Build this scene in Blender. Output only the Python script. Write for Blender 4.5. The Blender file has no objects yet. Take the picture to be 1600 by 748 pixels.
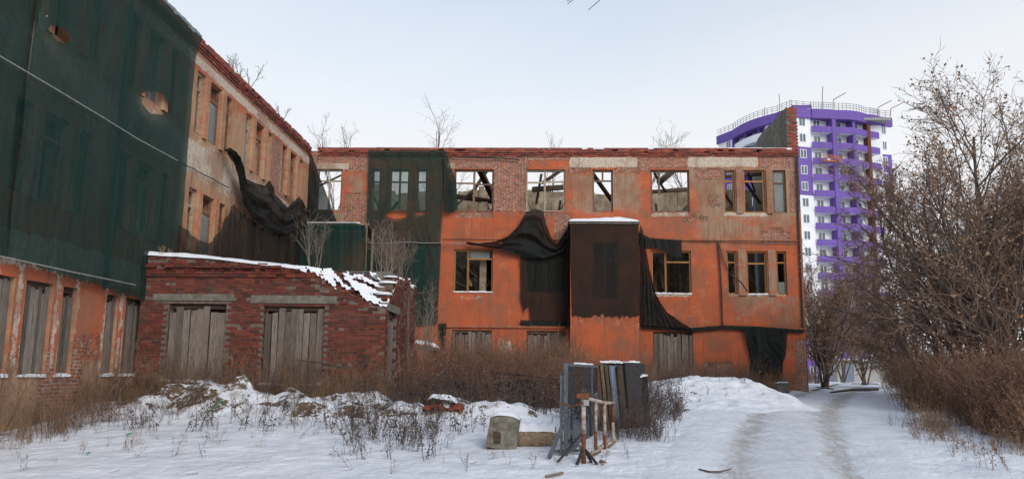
import bpy, math, random, time
T0 = time.time()
import numpy as np
from mathutils import Vector, Matrix
random.seed(7)
rng = np.random.default_rng(11)
SC = bpy.context.scene
COL = SC.collection
# ------------------------------------------------------------------ camera
F = 1285.0; CX, CY = 800.0, 374.0
EYE = Vector((0.0, 0.0, 1.7))
yc = Vector((848 - CX, -(582 - CY), -F)).normalized()          # world +Y seen by the camera
zc = Vector((0.012, 1.0, 0.0)); zc.z = (zc.x * yc.x + zc.y * yc.y) / -yc.z; zc.normalize()
xc = yc.cross(zc)
CAMROT = Matrix((xc, yc, zc))                                   # camera -> world
cam = bpy.data.cameras.new('camera'); cam.sensor_width = 36; cam.lens = 36 * F / 1600
cam.clip_end = 6000; cam.clip_start = 0.1
camo = bpy.data.objects.new('camera', cam); COL.objects.link(camo)
camo.matrix_world = Matrix.Translation(EYE) @ CAMROT.to_4x4()
SC.camera = camo
# ------------------------------------------------------------------ sky and sun
SUN_AZ, SUN_EL = math.radians(152), math.radians(28)            # azimuth clockwise from +Y: behind the camera, veiled
w = bpy.data.worlds.new('World'); SC.world = w; w.use_nodes = True
nt = w.node_tree; bg = nt.nodes['Background']
sky = nt.nodes.new('ShaderNodeTexSky'); sky.sky_type = 'NISHITA'; sky.sun_disc = False
sky.sun_elevation = SUN_EL; sky.sun_rotation = SUN_AZ
sky.air_density = 1.6; sky.dust_density = 1.2; sky.ozone_density = 2.0; sky.altitude = 100
# thin even cloud veil over the whole sky, thicker towards the horizon all round
tc = nt.nodes.new('ShaderNodeTexCoord'); mp = nt.nodes.new('ShaderNodeMapping'); mp.inputs['Scale'].default_value = (1.0, 1.0, 3.0)
ns = nt.nodes.new('ShaderNodeTexNoise'); ns.inputs['Scale'].default_value = 1.3; ns.inputs['Detail'].default_value = 4
ns.inputs['Roughness'].default_value = 0.45
sz = nt.nodes.new('ShaderNodeSeparateXYZ')
rp = nt.nodes.new('ShaderNodeMapRange')                          # height -> veil
for i_, v_ in zip((1, 2, 3, 4), (0.20, 0.66, 1.02, 0.14)): rp.inputs[i_].default_value = v_
ma = nt.nodes.new('ShaderNodeMath'); ma.operation = 'MULTIPLY_ADD'; ma.use_clamp = True; ma.inputs[1].default_value = 0.9
mb_ = nt.nodes.new('ShaderNodeMath'); mb_.operation = 'SUBTRACT'; mb_.inputs[1].default_value = 0.45
mx = nt.nodes.new('ShaderNodeMix'); mx.data_type = 'RGBA'
nt.links.new(tc.outputs['Generated'], mp.inputs[0]); nt.links.new(mp.outputs[0], ns.inputs['Vector'])
nt.links.new(tc.outputs['Generated'], sz.inputs[0]); nt.links.new(sz.outputs[2], rp.inputs[0])
nt.links.new(rp.outputs[0], mb_.inputs[0]); nt.links.new(ns.outputs[0], ma.inputs[0]); nt.links.new(mb_.outputs[0], ma.inputs[2])
nt.links.new(ma.outputs[0], mx.inputs[0])
nt.links.new(sky.outputs[0], mx.inputs[6]); mx.inputs[7].default_value = (5.15, 5.22, 5.42, 1)
nt.links.new(mx.outputs[2], bg.inputs[0]); bg.inputs[1].default_value = 0.15
sl = bpy.data.lights.new('sun', 'SUN'); sl.energy = 1.5; sl.angle = math.radians(30); sl.color = (1, 0.95, 0.88)
so = bpy.data.objects.new('sun', sl); COL.objects.link(so)
sd = Vector((math.sin(SUN_AZ) * math.cos(SUN_EL), math.cos(SUN_AZ) * math.cos(SUN_EL), math.sin(SUN_EL)))
so.rotation_euler = sd.to_track_quat('Z', 'Y').to_euler(); so.location = (0, -40, 60)
SC.view_settings.view_transform = 'Standard'; SC.view_settings.look = 'None'
SC.view_settings.exposure = 0.25; SC.view_settings.gamma = 1.0
# ------------------------------------------------------------------ pixels and places
D = 36.7; WX = -10.8                                            # facade plane y = D, wing plane x = WX
def ray(px, py): return CAMROT @ Vector(((px - CX) / F, -(py - CY) / F, -1.0))
def onY(px, py, Y): d = ray(px, py); return EYE + d * (Y / d.y)
def onX(px, py, X): d = ray(px, py); return EYE + d * (X / d.x)
MI = np.array(CAMROT.inverted())
def project(P):                                                 # Nx3 -> px, py
    q = (np.asarray(P, float) - np.array(EYE)) @ MI.T
    return CX + F * q[:, 0] / -q[:, 2], CY - F * q[:, 1] / -q[:, 2]
# ------------------------------------------------------------------ noise
def _h(i, j, s):
    n = (i.astype(np.int64) * 374761393 + j.astype(np.int64) * 668265263 + s * 144665) & 0x7fffffff
    n = ((n ^ (n >> 13)) * 1274126177) & 0x7fffffff
    return ((n ^ (n >> 16)) & 0xffff) / 65535.0
def vnoise(x, y, s=0):
    x = np.asarray(x, float); y = np.asarray(y, float)
    i = np.floor(x); j = np.floor(y); u = x - i; v = y - j
    u = u * u * (3 - 2 * u); v = v * v * (3 - 2 * v)
    a = _h(i, j, s); b = _h(i + 1, j, s); c = _h(i, j + 1, s); d = _h(i + 1, j + 1, s)
    return (a * (1 - u) + b * u) * (1 - v) + (c * (1 - u) + d * u) * v
def fbm(x, y, s=0, o=4):
    r = 0; a = 0.5; t = 0
    for k in range(o):
        r = r + a * vnoise(np.asarray(x) * 2 ** k + 17 * k, np.asarray(y) * 2 ** k - 9 * k, s + k); t += a; a *= 0.5
    return r / t
# ------------------------------------------------------------------ materials
class NT:
    def __init__(s, name):
        s.m = bpy.data.materials.new(name); s.m.use_nodes = True; s.t = s.m.node_tree
        s.b = s.t.nodes['Principled BSDF']; s.out = s.t.nodes['Material Output']
        s.b.inputs['Specular IOR Level'].default_value = 0.2
    def n(s, kind, ins=None, **props):
        o = s.t.nodes.new('ShaderNode' + kind)
        for k, v in props.items(): setattr(o, k, v)
        for k, v in (ins or {}).items(): s.set(o.inputs[k], v)
        return o
    def set(s, inp, v):
        if isinstance(v, bpy.types.NodeSocket): s.t.links.new(v, inp)
        elif hasattr(v, 'outputs'): s.t.links.new(v.outputs[0], inp)
        elif isinstance(v, (tuple, list)) and len(v) == 3 and inp.type == 'RGBA': inp.default_value = (*v, 1)
        else: inp.default_value = v
    def mix(s, f, a, b, kind='MIX'):
        o = s.n('Mix', data_type='RGBA', blend_type=kind); s.set(o.inputs[0], f); s.set(o.inputs[6], a); s.set(o.inputs[7], b)
        return o.outputs[2]
    def math(s, op, a, b=0.0, c=0.0, clamp=False):
        o = s.n('Math', operation=op, use_clamp=clamp); s.set(o.inputs[0], a); s.set(o.inputs[1], b); s.set(o.inputs[2], c)
        return o.outputs[0]
    def noise(s, scale, vec=None, detail=4, rough=0.55, dist=0.0):
        o = s.n('TexNoise'); o.inputs['Scale'].default_value = scale; o.inputs['Detail'].default_value = detail
        o.inputs['Roughness'].default_value = rough; o.inputs['Distortion'].default_value = dist
        if vec is not None: s.set(o.inputs['Vector'], vec)
        return o.outputs[0]
    def step(s, v, a, b, lo=0.0, hi=1.0):
        o = s.n('MapRange', interpolation_type='SMOOTHSTEP'); s.set(o.inputs[0], v)
        for i, q in zip((1, 2, 3, 4), (a, b, lo, hi)): s.set(o.inputs[i], q)
        return o.outputs[0]
    def pos(s): return s.n('NewGeometry').outputs['Position']
    def scale(s, vec, xyz):
        o = s.n('Mapping'); s.set(o.inputs[0], vec); o.inputs['Scale'].default_value = xyz; return o.outputs[0]
    def attr(s, name): return s.n('Attribute', attribute_name=name).outputs['Fac']
    def rnd(s):                                                 # differs from object to object and piece to piece
        a = s.n('ObjectInfo').outputs['Random']; b = s.n('NewGeometry').outputs['Random Per Island']
        return s.math('FRACT', s.math('ADD', a, b))
    def bump(s, h, strength=0.5, dist=0.02):
        o = s.n('Bump'); o.inputs['Strength'].default_value = strength; o.inputs['Distance'].default_value = dist
        s.set(o.inputs['Height'], h); s.set(s.b.inputs['Normal'], o.outputs[0])
    def fin(s, col, rough=0.85, metal=0.0):
        s.set(s.b.inputs['Base Color'], col); s.set(s.b.inputs['Roughness'], rough); s.b.inputs['Metallic'].default_value = metal
        return s.m
M = {}
def simple(name, c1, c2, scale=6, rough=0.85, bump=0.3, stretch=(1, 1, 1), rv=0.25, metal=0, dist=0.01):
    t = NT(name); p = t.scale(t.pos(), stretch)
    n1 = t.noise(scale, p, 6, 0.6); c = t.mix(t.step(n1, 0.3, 0.72), c1, c2)
    v = t.math('MULTIPLY_ADD', t.rnd(), 2 * rv, 1 - rv)
    c = t.mix(1.0, c, t.n('CombineColor', {0: v, 1: v, 2: v}).outputs[0], 'MULTIPLY')
    t.bump(t.noise(scale * 4, p, 5, 0.6), bump, dist); M[name] = t.fin(c, rough, metal); return M[name]
simple('plank', (0.105, 0.086, 0.07), (0.225, 0.19, 0.16), 5, 0.9, 0.5, (9, 9, 0.7), 0.42)
simple('old_timber', (0.13, 0.09, 0.06), (0.27, 0.20, 0.14), 6, 0.9, 0.5, (4, 4, 4), 0.3)
simple('dark_timber', (0.05, 0.035, 0.025), (0.12, 0.085, 0.06), 6, 0.9, 0.5, (4, 4, 4), 0.3)
simple('yellow_frame', (0.30, 0.13, 0.04), (0.40, 0.21, 0.08), 9, 0.7, 0.3, (1, 1, 1), 0.25)
simple('brown_frame', (0.13, 0.07, 0.045), (0.24, 0.15, 0.10), 9, 0.7, 0.3, (1, 1, 1), 0.25)
simple('pale_frame', (0.42, 0.36, 0.28), (0.26, 0.19, 0.13), 9, 0.7, 0.3, (1, 1, 1), 0.2)
simple('concrete', (0.11, 0.10, 0.082), (0.215, 0.195, 0.16), 4, 0.95, 0.5, (1, 1, 1), 0.1)
simple('mossy_concrete', (0.11, 0.10, 0.078), (0.23, 0.21, 0.172), 7, 0.95, 0.6, (1, 1, 1), 0.05)
simple('interior_plaster', (0.17, 0.125, 0.085), (0.40, 0.33, 0.245), 2.2, 0.95, 0.4, (1, 1, 1), 0.05)
simple('mortar', (0.11, 0.08, 0.065), (0.20, 0.16, 0.135), 9, 0.95, 0.5, (1, 1, 1), 0.0)
simple('rust', (0.20, 0.07, 0.03), (0.11, 0.045, 0.025), 18, 0.8, 0.4, (1, 1, 1), 0.1)
simple('grey_steel', (0.13, 0.15, 0.16), (0.075, 0.085, 0.092), 8, 0.6, 0.2, (1, 1, 1), 0.1, 0.2)
simple('white_paint', (0.78, 0.78, 0.80), (0.72, 0.72, 0.75), 0.3, 0.8, 0.05, (1, 1, 1), 0.03)
simple('purple_paint', (0.165, 0.100, 0.355), (0.15, 0.088, 0.32), 0.3, 0.75, 0.05, (1, 1, 1), 0.05)
simple('far_brick', (0.13, 0.05, 0.04), (0.10, 0.04, 0.035), 3, 0.9, 0.1)
simple('far_grey', (0.32, 0.31, 0.30), (0.24, 0.23, 0.22), 0.5, 0.9, 0.1)
simple('bark', (0.075, 0.058, 0.048), (0.15, 0.118, 0.10), 14, 0.95, 0.6, (1, 1, 0.3), 0.15)
simple('pale_bark', (0.17, 0.125, 0.095), (0.26, 0.20, 0.155), 14, 0.95, 0.5, (1, 1, 0.3), 0.2)
simple('twig', (0.20, 0.135, 0.10), (0.33, 0.235, 0.18), 4, 0.95, 0.2, (1, 1, 1), 0.35)
simple('dry_leaf', (0.20, 0.115, 0.065), (0.34, 0.21, 0.125), 2, 0.9, 0.1, (1, 1, 1), 0.35)
simple('weed', (0.15, 0.092, 0.064), (0.26, 0.165, 0.112), 3, 0.95, 0.2, (1, 1, 1), 0.4)
simple('red_weed', (0.165, 0.088, 0.058), (0.26, 0.148, 0.10), 2, 0.95, 0.2, (1, 1, 1), 0.4)
simple('straw', (0.21, 0.13, 0.070), (0.31, 0.21, 0.12), 2, 0.95, 0.2, (1, 1, 1), 0.35)
simple('dark_weed', (0.070, 0.050, 0.044), (0.13, 0.095, 0.08), 3, 0.95, 0.2, (1, 1, 1), 0.4)
simple('soil', (0.07, 0.048, 0.033), (0.13, 0.09, 0.06), 5, 0.95, 0.7, (1, 1, 1), 0.2)
simple('rope', (0.35, 0.34, 0.32), (0.22, 0.21, 0.2), 12, 0.9, 0.3)
simple('cable', (0.03, 0.03, 0.032), (0.05, 0.045, 0.045), 12, 0.8, 0.2)
simple('orange_steel', (0.50, 0.19, 0.06), (0.42, 0.14, 0.05), 2, 0.7, 0.1)
simple('blue_paint', (0.09, 0.13, 0.20), (0.19, 0.22, 0.26), 4, 0.7, 0.2, (3, 3, 0.4))
simple('red_plastic', (0.24, 0.05, 0.028), (0.13, 0.035, 0.022), 5, 0.7, 0.2)
simple('green_plastic', (0.06, 0.33, 0.15), (0.05, 0.27, 0.13), 5, 0.6, 0.1)
simple('white_foam', (0.62, 0.62, 0.62), (0.5, 0.5, 0.5), 5, 0.7, 0.2)
t = NT('snow'); p = t.pos()
c = t.mix(t.step(t.noise(3, p, 5), 0.3, 0.7), (0.74, 0.755, 0.79), (0.81, 0.82, 0.845))
t.bump(t.noise(14, p, 6, 0.6), 0.5, 0.05); M['snow'] = t.fin(c, 0.9)
t = NT('snow_ground'); p = t.pos()
c = t.mix(t.step(t.noise(2.2, p, 6), 0.3, 0.7), (0.70, 0.715, 0.755), (0.79, 0.80, 0.83))
dm = t.math('MULTIPLY_ADD', t.math('SUBTRACT', t.noise(2.3, p, 8, 0.72), 0.5), 2.2, t.attr('dirt'))
sp = t.step(t.noise(26, p, 4, 0.7), 0.70, 0.76, 0, 0.35)
c = t.mix(sp, c, (0.22, 0.17, 0.13)); c = t.mix(t.step(t.noise(0.45, p, 7, 0.7), 0.5, 0.7, 0, 0.35), c, (0.52, 0.515, 0.53))
fv = t.n('TexVoronoi', {'Vector': t.scale(p, (1, 0.75, 1)), 'Scale': 1.7}); fr_ = t.n('SeparateColor', {0: fv.outputs['Color']}).outputs[0]
dent = t.math('MULTIPLY', t.step(t.math('ADD', fv.outputs['Distance'], t.math('MULTIPLY', t.noise(6, p, 3), 0.12)), 0.14, 0.22, 1, 0), t.math('GREATER_THAN', fr_, 0.6))
dc = t.mix(t.step(t.noise(22, t.scale(p, (1, 1, 2)), 6, 0.7), 0.35, 0.65), (0.045, 0.032, 0.024), (0.19, 0.125, 0.075))
dc = t.mix(t.step(t.noise(8, p, 7, 0.75), 0.53, 0.60, 0, 0.85), dc, c)
c = t.mix(t.step(dm, 0.45, 0.60), c, dc)
vo = t.n('TexVoronoi', {'Vector': p, 'Scale': 2.6}, feature='SMOOTH_F1').outputs[0]; h = t.math('ADD', t.math('MULTIPLY', t.noise(4, p, 8, 0.6, 0.6), 0.8), t.math('ADD', t.math('MULTIPLY', t.noise(0.9, p, 3), 1.8), t.math('MULTIPLY', vo, 0.35)))
h = t.math('SUBTRACT', h, t.math('MULTIPLY', dent, 0.45)); t.bump(h, 0.6, 0.15); M['snow_ground'] = t.fin(c, 0.92)
t = NT('track'); p = t.pos()
c = t.mix(t.step(t.noise(1.6, p, 6), 0.3, 0.7), (0.68, 0.695, 0.73), (0.77, 0.78, 0.81))
st = t.noise(2.2, t.scale(p, (2.0, 0.6, 1)), 10, 0.75)
st2 = t.noise(13, t.scale(p, (1.4, 0.7, 1)), 6, 0.75); rm = t.math('ADD', t.attr('rut'), t.math('ADD', t.math('MULTIPLY', t.math('SUBTRACT', st, 0.5), 1.7), t.math('MULTIPLY', t.math('SUBTRACT', st2, 0.5), 1.2)))
c = t.mix(t.step(t.math('ADD', t.attr('lane'), t.math('MULTIPLY', t.math('SUBTRACT', st, 0.5), 1.2)), 0.3, 0.9, 0, 0.7), c, (0.53, 0.52, 0.52))
c = t.mix(t.step(rm, 0.35, 0.95, 0, 0.75), c, t.mix(t.noise(14, p, 5), (0.28, 0.235, 0.19), (0.45, 0.40, 0.345)))
t.bump(t.math('ADD', t.noise(7, p, 8, 0.65), t.noise(1.5, p, 3)), 0.6, 0.08); M['track'] = t.fin(c, 0.75)
for bname, bk in (('brick', 1.1), ('pale_brick', 2.0)):
  t = NT(bname); p = t.pos(); r = t.rnd()
  rc = t.n('ValToRGB'); t.set(rc.inputs[0], r); e = rc.color_ramp.elements
  e[0].position = 0; e[0].color = (0.060, 0.030, 0.025, 1); e[1].position = 1; e[1].color = (0.185, 0.055, 0.034, 1)
  for q, cc in ((0.2, (0.096, 0.032, 0.024, 1)), (0.55, (0.125, 0.034, 0.025, 1)), (0.85, (0.155, 0.042, 0.028, 1))):
      k = e.new(q); k.color = cc
  c = t.mix(t.step(t.noise(30, p, 5, 0.7), 0.5, 0.8, 0, 0.6), rc.outputs[0], (0.10, 0.06, 0.05))
  c = t.mix(t.step(t.noise(1.1, p, 4, 0.6), 0.55, 0.72, 0, 0.62), c, (0.085, 0.072, 0.058))
  c = t.mix(t.step(t.noise(2.3, p, 6, 0.7), 0.68, 0.78, 0, 0.2), c, (0.4, 0.33, 0.28))
  t.bump(t.noise(40, p, 5, 0.7), 0.6, 0.012); c = t.mix(1.0, c, (bk, bk, bk), 'MULTIPLY'); M[bname] = t.fin(c, 0.92)
def wall_mat(name, axis, warm=(0.51, 0.118, 0.046), warm2=(0.34, 0.100, 0.052), grey=((0.36, 0.25, 0.165), (0.26, 0.165, 0.11))):
    t = NT(name); p = t.pos(); sx = t.n('SeparateXYZ', {0: p}); U = sx.outputs[axis]; Z = sx.outputs[2]
    uv = t.n('CombineXYZ', {0: U, 1: Z}).outputs[0]
    wob = t.n('VectorMath', {0: uv, 1: t.n('VectorMath', {0: t.n('TexNoise', {'Vector': uv, 'Scale': 1.5}).outputs[1], 3: 0.04}, operation='SCALE').outputs[0]}, operation='ADD').outputs[0]
    bt = t.n('TexBrick', {'Vector': wob}); bt.inputs['Scale'].default_value = 1; bt.inputs['Brick Width'].default_value = 0.27
    bt.inputs['Row Height'].default_value = 0.085; bt.inputs['Mortar Size'].default_value = 0.012; bt.inputs['Mortar Smooth'].default_value = 0.3
    bt.inputs['Color1'].default_value = (0.40, 0.115, 0.055, 1); bt.inputs['Color2'].default_value = (0.20, 0.06, 0.038, 1); bt.inputs['Mortar'].default_value = (0.42, 0.34, 0.27, 1)
    bn = t.noise(7, uv, 6, 0.7); bc = t.mix(t.step(bn, 0.46, 0.68, 0, 0.75), bt.outputs[0], (0.46, 0.36, 0.29))
    bc = t.mix(t.step(t.noise(1.3, uv, 4), 0.5, 0.75, 0, 0.6), bc, (0.16, 0.08, 0.055))
    v1 = t.noise(1.1, uv, 7, 0.65); v2 = t.noise(2.2, t.scale(uv, (2.4, 0.35, 1)), 7, 0.7); v3 = t.noise(9, uv, 6, 0.7)
    op = t.mix(t.step(v1, 0.3, 0.72), warm, warm2)
    op = t.mix(t.step(v2, 0.48, 0.72, 0, 0.65), op, (0.34, 0.13, 0.075))
    op = t.mix(t.step(v3, 0.62, 0.66, 0, 0.5), op, (0.52, 0.22, 0.12))
    op = t.mix(t.step(t.noise(0.8, t.scale(uv, (1, 1.6, 1)), 9, 0.75), 0.56, 0.60, 0, 0.5), op, (0.50, 0.19, 0.10))
    gp = t.mix(t.step(v2, 0.3, 0.75), grey[0], grey[1]); gp = t.mix(t.step(v3, 0.55, 0.75, 0, 0.5), gp, (0.42, 0.30, 0.2))
    wp = t.mix(t.step(v3, 0.35, 0.7), (0.60, 0.52, 0.42), (0.40, 0.31, 0.23))
    jit = t.math('MULTIPLY', t.math('SUBTRACT', t.noise(3.5, uv, 10, 0.8), 0.5), 1.7)
    def msk(a, lo=0.48, hi=0.53): return t.step(t.math('ADD', t.attr(a), jit), lo, hi)
    c = t.mix(msk('grey', 0.3, 0.75), op, gp); c = t.mix(msk('white'), c, wp)
    drip = t.noise(1.0, t.scale(uv, (9, 0.45, 1)), 5, 0.65); c = t.mix(t.step(drip, 0.53, 0.70, 0, 0.55), c, (0.14, 0.075, 0.048))
    seam = t.math('FRACT', t.math('ADD', t.math('MULTIPLY', U, 0.62), t.math('MULTIPLY', t.noise(0.9, uv, 5, 0.7), 0.03))); c = t.mix(t.math('MULTIPLY', t.step(seam, 0.006, 0.016, 0.6, 0), t.step(v1, 0.4, 0.6)), c, (0.12, 0.065, 0.045))
    dash = t.noise(1.0, t.scale(uv, (13, 1.6, 1)), 2, 0.5); c = t.mix(t.step(dash, 0.70, 0.76, 0, 0.65), c, (0.085, 0.05, 0.035))
    blot = t.noise(0.55, uv, 8, 0.7); c = t.mix(t.step(blot, 0.47, 0.62, 0, 0.65), c, t.mix(0.35, (0.22, 0.07, 0.042), gp))
    sc_ = t.noise(3.0, uv, 9, 0.8); c = t.mix(t.step(sc_, 0.655, 0.685, 0, 0.75), c, (0.50, 0.35, 0.24))
    c = t.mix(t.step(t.noise(2.0, t.scale(uv, (0.25, 8, 1)), 4, 0.6), 0.66, 0.72, 0, 0.3), c, (0.14, 0.08, 0.055))
    mb = msk('brick'); c = t.mix(mb, c, bc)
    c = t.mix(t.step(t.math('ADD', t.attr('dirt'), t.math('MULTIPLY', jit, 0.6)), 0.3, 0.9, 0, 0.75), c, (0.10, 0.07, 0.05))
    hb = t.math('MULTIPLY', t.math('SUBTRACT', bt.outputs[1], bn), -0.6)
    h = t.math('ADD', t.math('MULTIPLY', hb, mb), t.math('MULTIPLY', mb, -1.2)); h = t.math('ADD', h, t.math('MULTIPLY', v3, 0.35))
    t.bump(h, 0.9, 0.03); M[name] = t.fin(c, 0.93)
wall_mat('facade_wall', 0); wall_mat('wing_wall', 1, (0.50, 0.125, 0.055), (0.37, 0.12, 0.07), ((0.46, 0.30, 0.185), (0.36, 0.20, 0.115)))
def net_mat(name, c1, c2, lo, hi):
    t = NT(name); p = t.pos(); n1 = t.noise(1.2, p, 5, 0.6); n2 = t.noise(2.2, t.scale(p, (6, 6, 0.25)), 5, 0.6)
    c = t.mix(t.step(n2, 0.3, 0.75), c1, c2); t.fin(c, 0.8); t.bump(n2, 0.15, 0.02)
    tr = t.n('BsdfTransparent'); ms = t.n('MixShader')
    t.set(ms.inputs[0], t.step(t.math('ADD', t.math('MULTIPLY', n1, 0.6), t.math('MULTIPLY', n2, 0.4)), 0.3, 0.7, lo, hi))
    t.set(ms.inputs[1], tr); t.set(ms.inputs[2], t.b); t.set(t.out.inputs[0], ms); M[name] = t.m
net_mat('green_net', (0.006, 0.030, 0.025), (0.010, 0.042, 0.034), 0.74, 0.86)
net_mat('thin_green_net', (0.008, 0.034, 0.027), (0.013, 0.046, 0.036), 0.62, 0.80)
net_mat('black_net', (0.009, 0.012, 0.011), (0.017, 0.019, 0.018), 0.86, 0.95)
net_mat('thin_black_net', (0.012, 0.013, 0.011), (0.020, 0.019, 0.016), 0.70, 0.84)
simple('dark_wire', (0.018, 0.021, 0.024), (0.035, 0.04, 0.044), 8, 0.6, 0.2)
net_mat('wire_mesh', (0.07, 0.08, 0.09), (0.11, 0.12, 0.13), 0.45, 0.6)
t = NT('glass'); t.b.inputs['Transmission Weight'].default_value = 0.0
t.b.inputs['Specular IOR Level'].default_value = 0.9; M['glass'] = t.fin((0.10, 0.13, 0.15), 0.08)
t = NT('dusty_glass'); p = t.pos(); t.fin(t.mix(t.noise(3, p, 5), (0.20, 0.23, 0.22), (0.36, 0.38, 0.36)), 0.25)
tr = t.n('BsdfTransparent'); ms = t.n('MixShader'); t.set(ms.inputs[0], 0.55); t.set(ms.inputs[1], tr); t.set(ms.inputs[2], t.b); t.set(t.out.inputs[0], ms); M['dusty_glass'] = t.m
# ------------------------------------------------------------------ objects
WL = {}                                                          # world origin of every object
def empty(name, loc, label=None, cat=None, group=None):
    o = bpy.data.objects.new(name, None); COL.objects.link(o); o.location = loc; WL[o.name] = Vector(loc)
    o.empty_display_size = 0.3
    return tag(o, label, cat, group)
def tag(o, label=None, cat=None, group=None, kind=None):
    if label: o['label'] = label
    if cat: o['category'] = cat
    if group: o['group'] = group
    if kind: o['kind'] = kind
    return o
def link(name, me, c, parent=None):
    o = bpy.data.objects.new(name, me); COL.objects.link(o); c = Vector(c)
    if parent is not None: o.parent = parent; o.location = c - WL[parent.name]
    else: o.location = c
    WL[o.name] = c
    return o
def npmesh(name, V, Fq, mats, parent=None, attrs=None, smooth=False, base=True, mi=None):
    """V Nx3, Fq list of faces or an MxK array"""
    V = np.asarray(V, np.float32); c = (V.min(0) + V.max(0)) / 2
    if base: c[2] = V[:, 2].min()
    me = bpy.data.meshes.new(name)
    if isinstance(Fq, np.ndarray):
        n, k = Fq.shape; me.vertices.add(len(V)); me.vertices.foreach_set('co', (V - c).ravel())
        me.loops.add(n * k); me.loops.foreach_set('vertex_index', Fq.astype(np.int32).ravel())
        me.polygons.add(n); me.polygons.foreach_set('loop_start', np.arange(0, n * k, k, dtype=np.int32))
        me.update(calc_edges=True)
    else: me.from_pydata((V - c).tolist(), [], Fq); me.update()
    for m in (mats if isinstance(mats, (list, tuple)) else [mats]): me.materials.append(M[m] if isinstance(m, str) else m)
    if mi is not None: me.polygons.foreach_set('material_index', np.asarray(mi, np.int32))
    if smooth: me.polygons.foreach_set('use_smooth', np.ones(len(me.polygons), bool))
    for k, a in (attrs or {}).items():
        at = me.attributes.new(k, 'FLOAT', 'POINT'); at.data.foreach_set('value', np.asarray(a, np.float32))
    return link(name, me, c.tolist(), parent)
class MB:
    def __init__(s): s.v = []; s.f = []; s.m = []
    def poly(s, pts, mi=0):
        n = len(s.v); s.v += [tuple(p) for p in pts]; s.f.append(tuple(range(n, n + len(pts)))); s.m.append(mi); return s
    def hexa(s, p, mi=0):                                        # 4 bottom points, 4 top points
        n = len(s.v); s.v += [tuple(q) for q in p]
        for f in ((3, 2, 1, 0), (4, 5, 6, 7), (0, 1, 5, 4), (1, 2, 6, 5), (2, 3, 7, 6), (3, 0, 4, 7)): s.f.append(tuple(n + i for i in f)); s.m.append(mi)
        return s
    def box(s, x0, x1, y0, y1, z0, z1, mi=0, j=0.0):
        r = lambda: random.uniform(-j, j) if j else 0
        return s.hexa([(x + r(), y + r(), z + r()) for z in (z0, z1) for x, y in ((x0, y0), (x1, y0), (x1, y1), (x0, y1))], mi)
    def bar(s, a, b, w, h=None, up=(0, 0, 1), mi=0):
        a = Vector(a); b = Vector(b); d = (b - a).normalized(); u = Vector(up)
        if abs(d.dot(u)) > 0.98: u = Vector((0, 1, 0))
        x = d.cross(u).normalized() * w / 2; y = x.cross(d).normalized() * (h or w) / 2
        return s.hexa([p + i * x + k * y for p in (a, b) for i, k in ((-1, -1), (1, -1), (1, 1), (-1, 1))], mi)
    def tube(s, pts, rad, n=6, mi=0, cap=True):
        pts = [Vector(p) for p in pts]; rad = rad if hasattr(rad, '__len__') else [rad] * len(pts); b0 = len(s.v)
        d = (pts[-1] - pts[0]).normalized() if len(pts) > 1 and (pts[-1] - pts[0]).length > 1e-6 else Vector((0, 0, 1))
        u = d.cross(Vector((0.31, 0.77, 0.55))).normalized()
        for i, p in enumerate(pts):
            q = pts[min(i + 1, len(pts) - 1)] - pts[max(i - 1, 0)]
            q = q.normalized() if q.length > 1e-9 else d
            u = (u - q * u.dot(q)).normalized(); v = q.cross(u)
            for k in range(n):
                a = 6.2832 * k / n; s.v.append(tuple(p + (u * math.cos(a) + v * math.sin(a)) * rad[i]))
        for i in range(len(pts) - 1):
            for k in range(n):
                a = b0 + i * n + k; b = b0 + i * n + (k + 1) % n; s.f.append((a, b, b + n, a + n)); s.m.append(mi)
        if cap and n > 2:
            s.f.append(tuple(b0 + k for k in range(n))[::-1]); s.m.append(mi); e = b0 + (len(pts) - 1) * n; s.f.append(tuple(e + k for k in range(n))); s.m.append(mi)
        return s
    def build(s, name, mats, parent=None, smooth=False): return npmesh(name, np.array(s.v), s.f, mats, parent, None, smooth, True, s.m)
# ------------------------------------------------------------------ terrain
AY = 21.55                                                        # front of the brick outbuilding
def sstep(a, b, x): t = np.clip((x - a) / (b - a), 0, 1); return t * t * (3 - 2 * t)
def g0(x, y):
    x = np.asarray(x, float); y = np.asarray(y, float)
    z = 1.2 * (1 - np.exp(-np.maximum(y - 12, 0) / 11.0))
    z = z + 0.12 * (fbm(x * 0.35, y * 0.35, 3) - 0.5) + 0.07 * (fbm(x * 1.4, y * 2.0, 5) - 0.5)
    return z
def ridge(x, y):                                                 # low bank of snowed-over rubble before the outbuilding
    a = sstep(-13, -9.4, x) * (1 - sstep(-1.2, 0.6, x))
    yy = 20.1 + 0.7 * (fbm(x * 0.5, x * 0.1, 9) - 0.5) - 0.10 * np.maximum(x + 4, 0)
    r = np.exp(-(np.abs(y - yy) / np.where(y < yy, 1.0, 0.9)) ** 2.2)
    lump = np.maximum(fbm(x * 0.9, y * 0.9, 21, 3) - 0.36, 0) * 1.3 + 0.30 * fbm(x * 2.0, y * 2.4, 23, 3) + 0.10 * fbm(x * 6, y * 6, 27, 3)
    return a * r * (0.06 + lump)
def g1(x, y): return g0(x, y) + ridge(x, y)
def gz(x, y): return float(g1(np.array([x]), np.array([y]))[0])
TS = 4.0 * 1.004 ** np.arange(1160)
def onG(px, py):
    d = ray(px, py); z_ = EYE.z + d.z * TS; hit = np.nonzero(z_ <= g1(EYE.x + d.x * TS, EYE.y + d.y * TS))[0]
    return EYE + d * float(TS[hit[0]] if len(hit) else 400)
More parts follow.
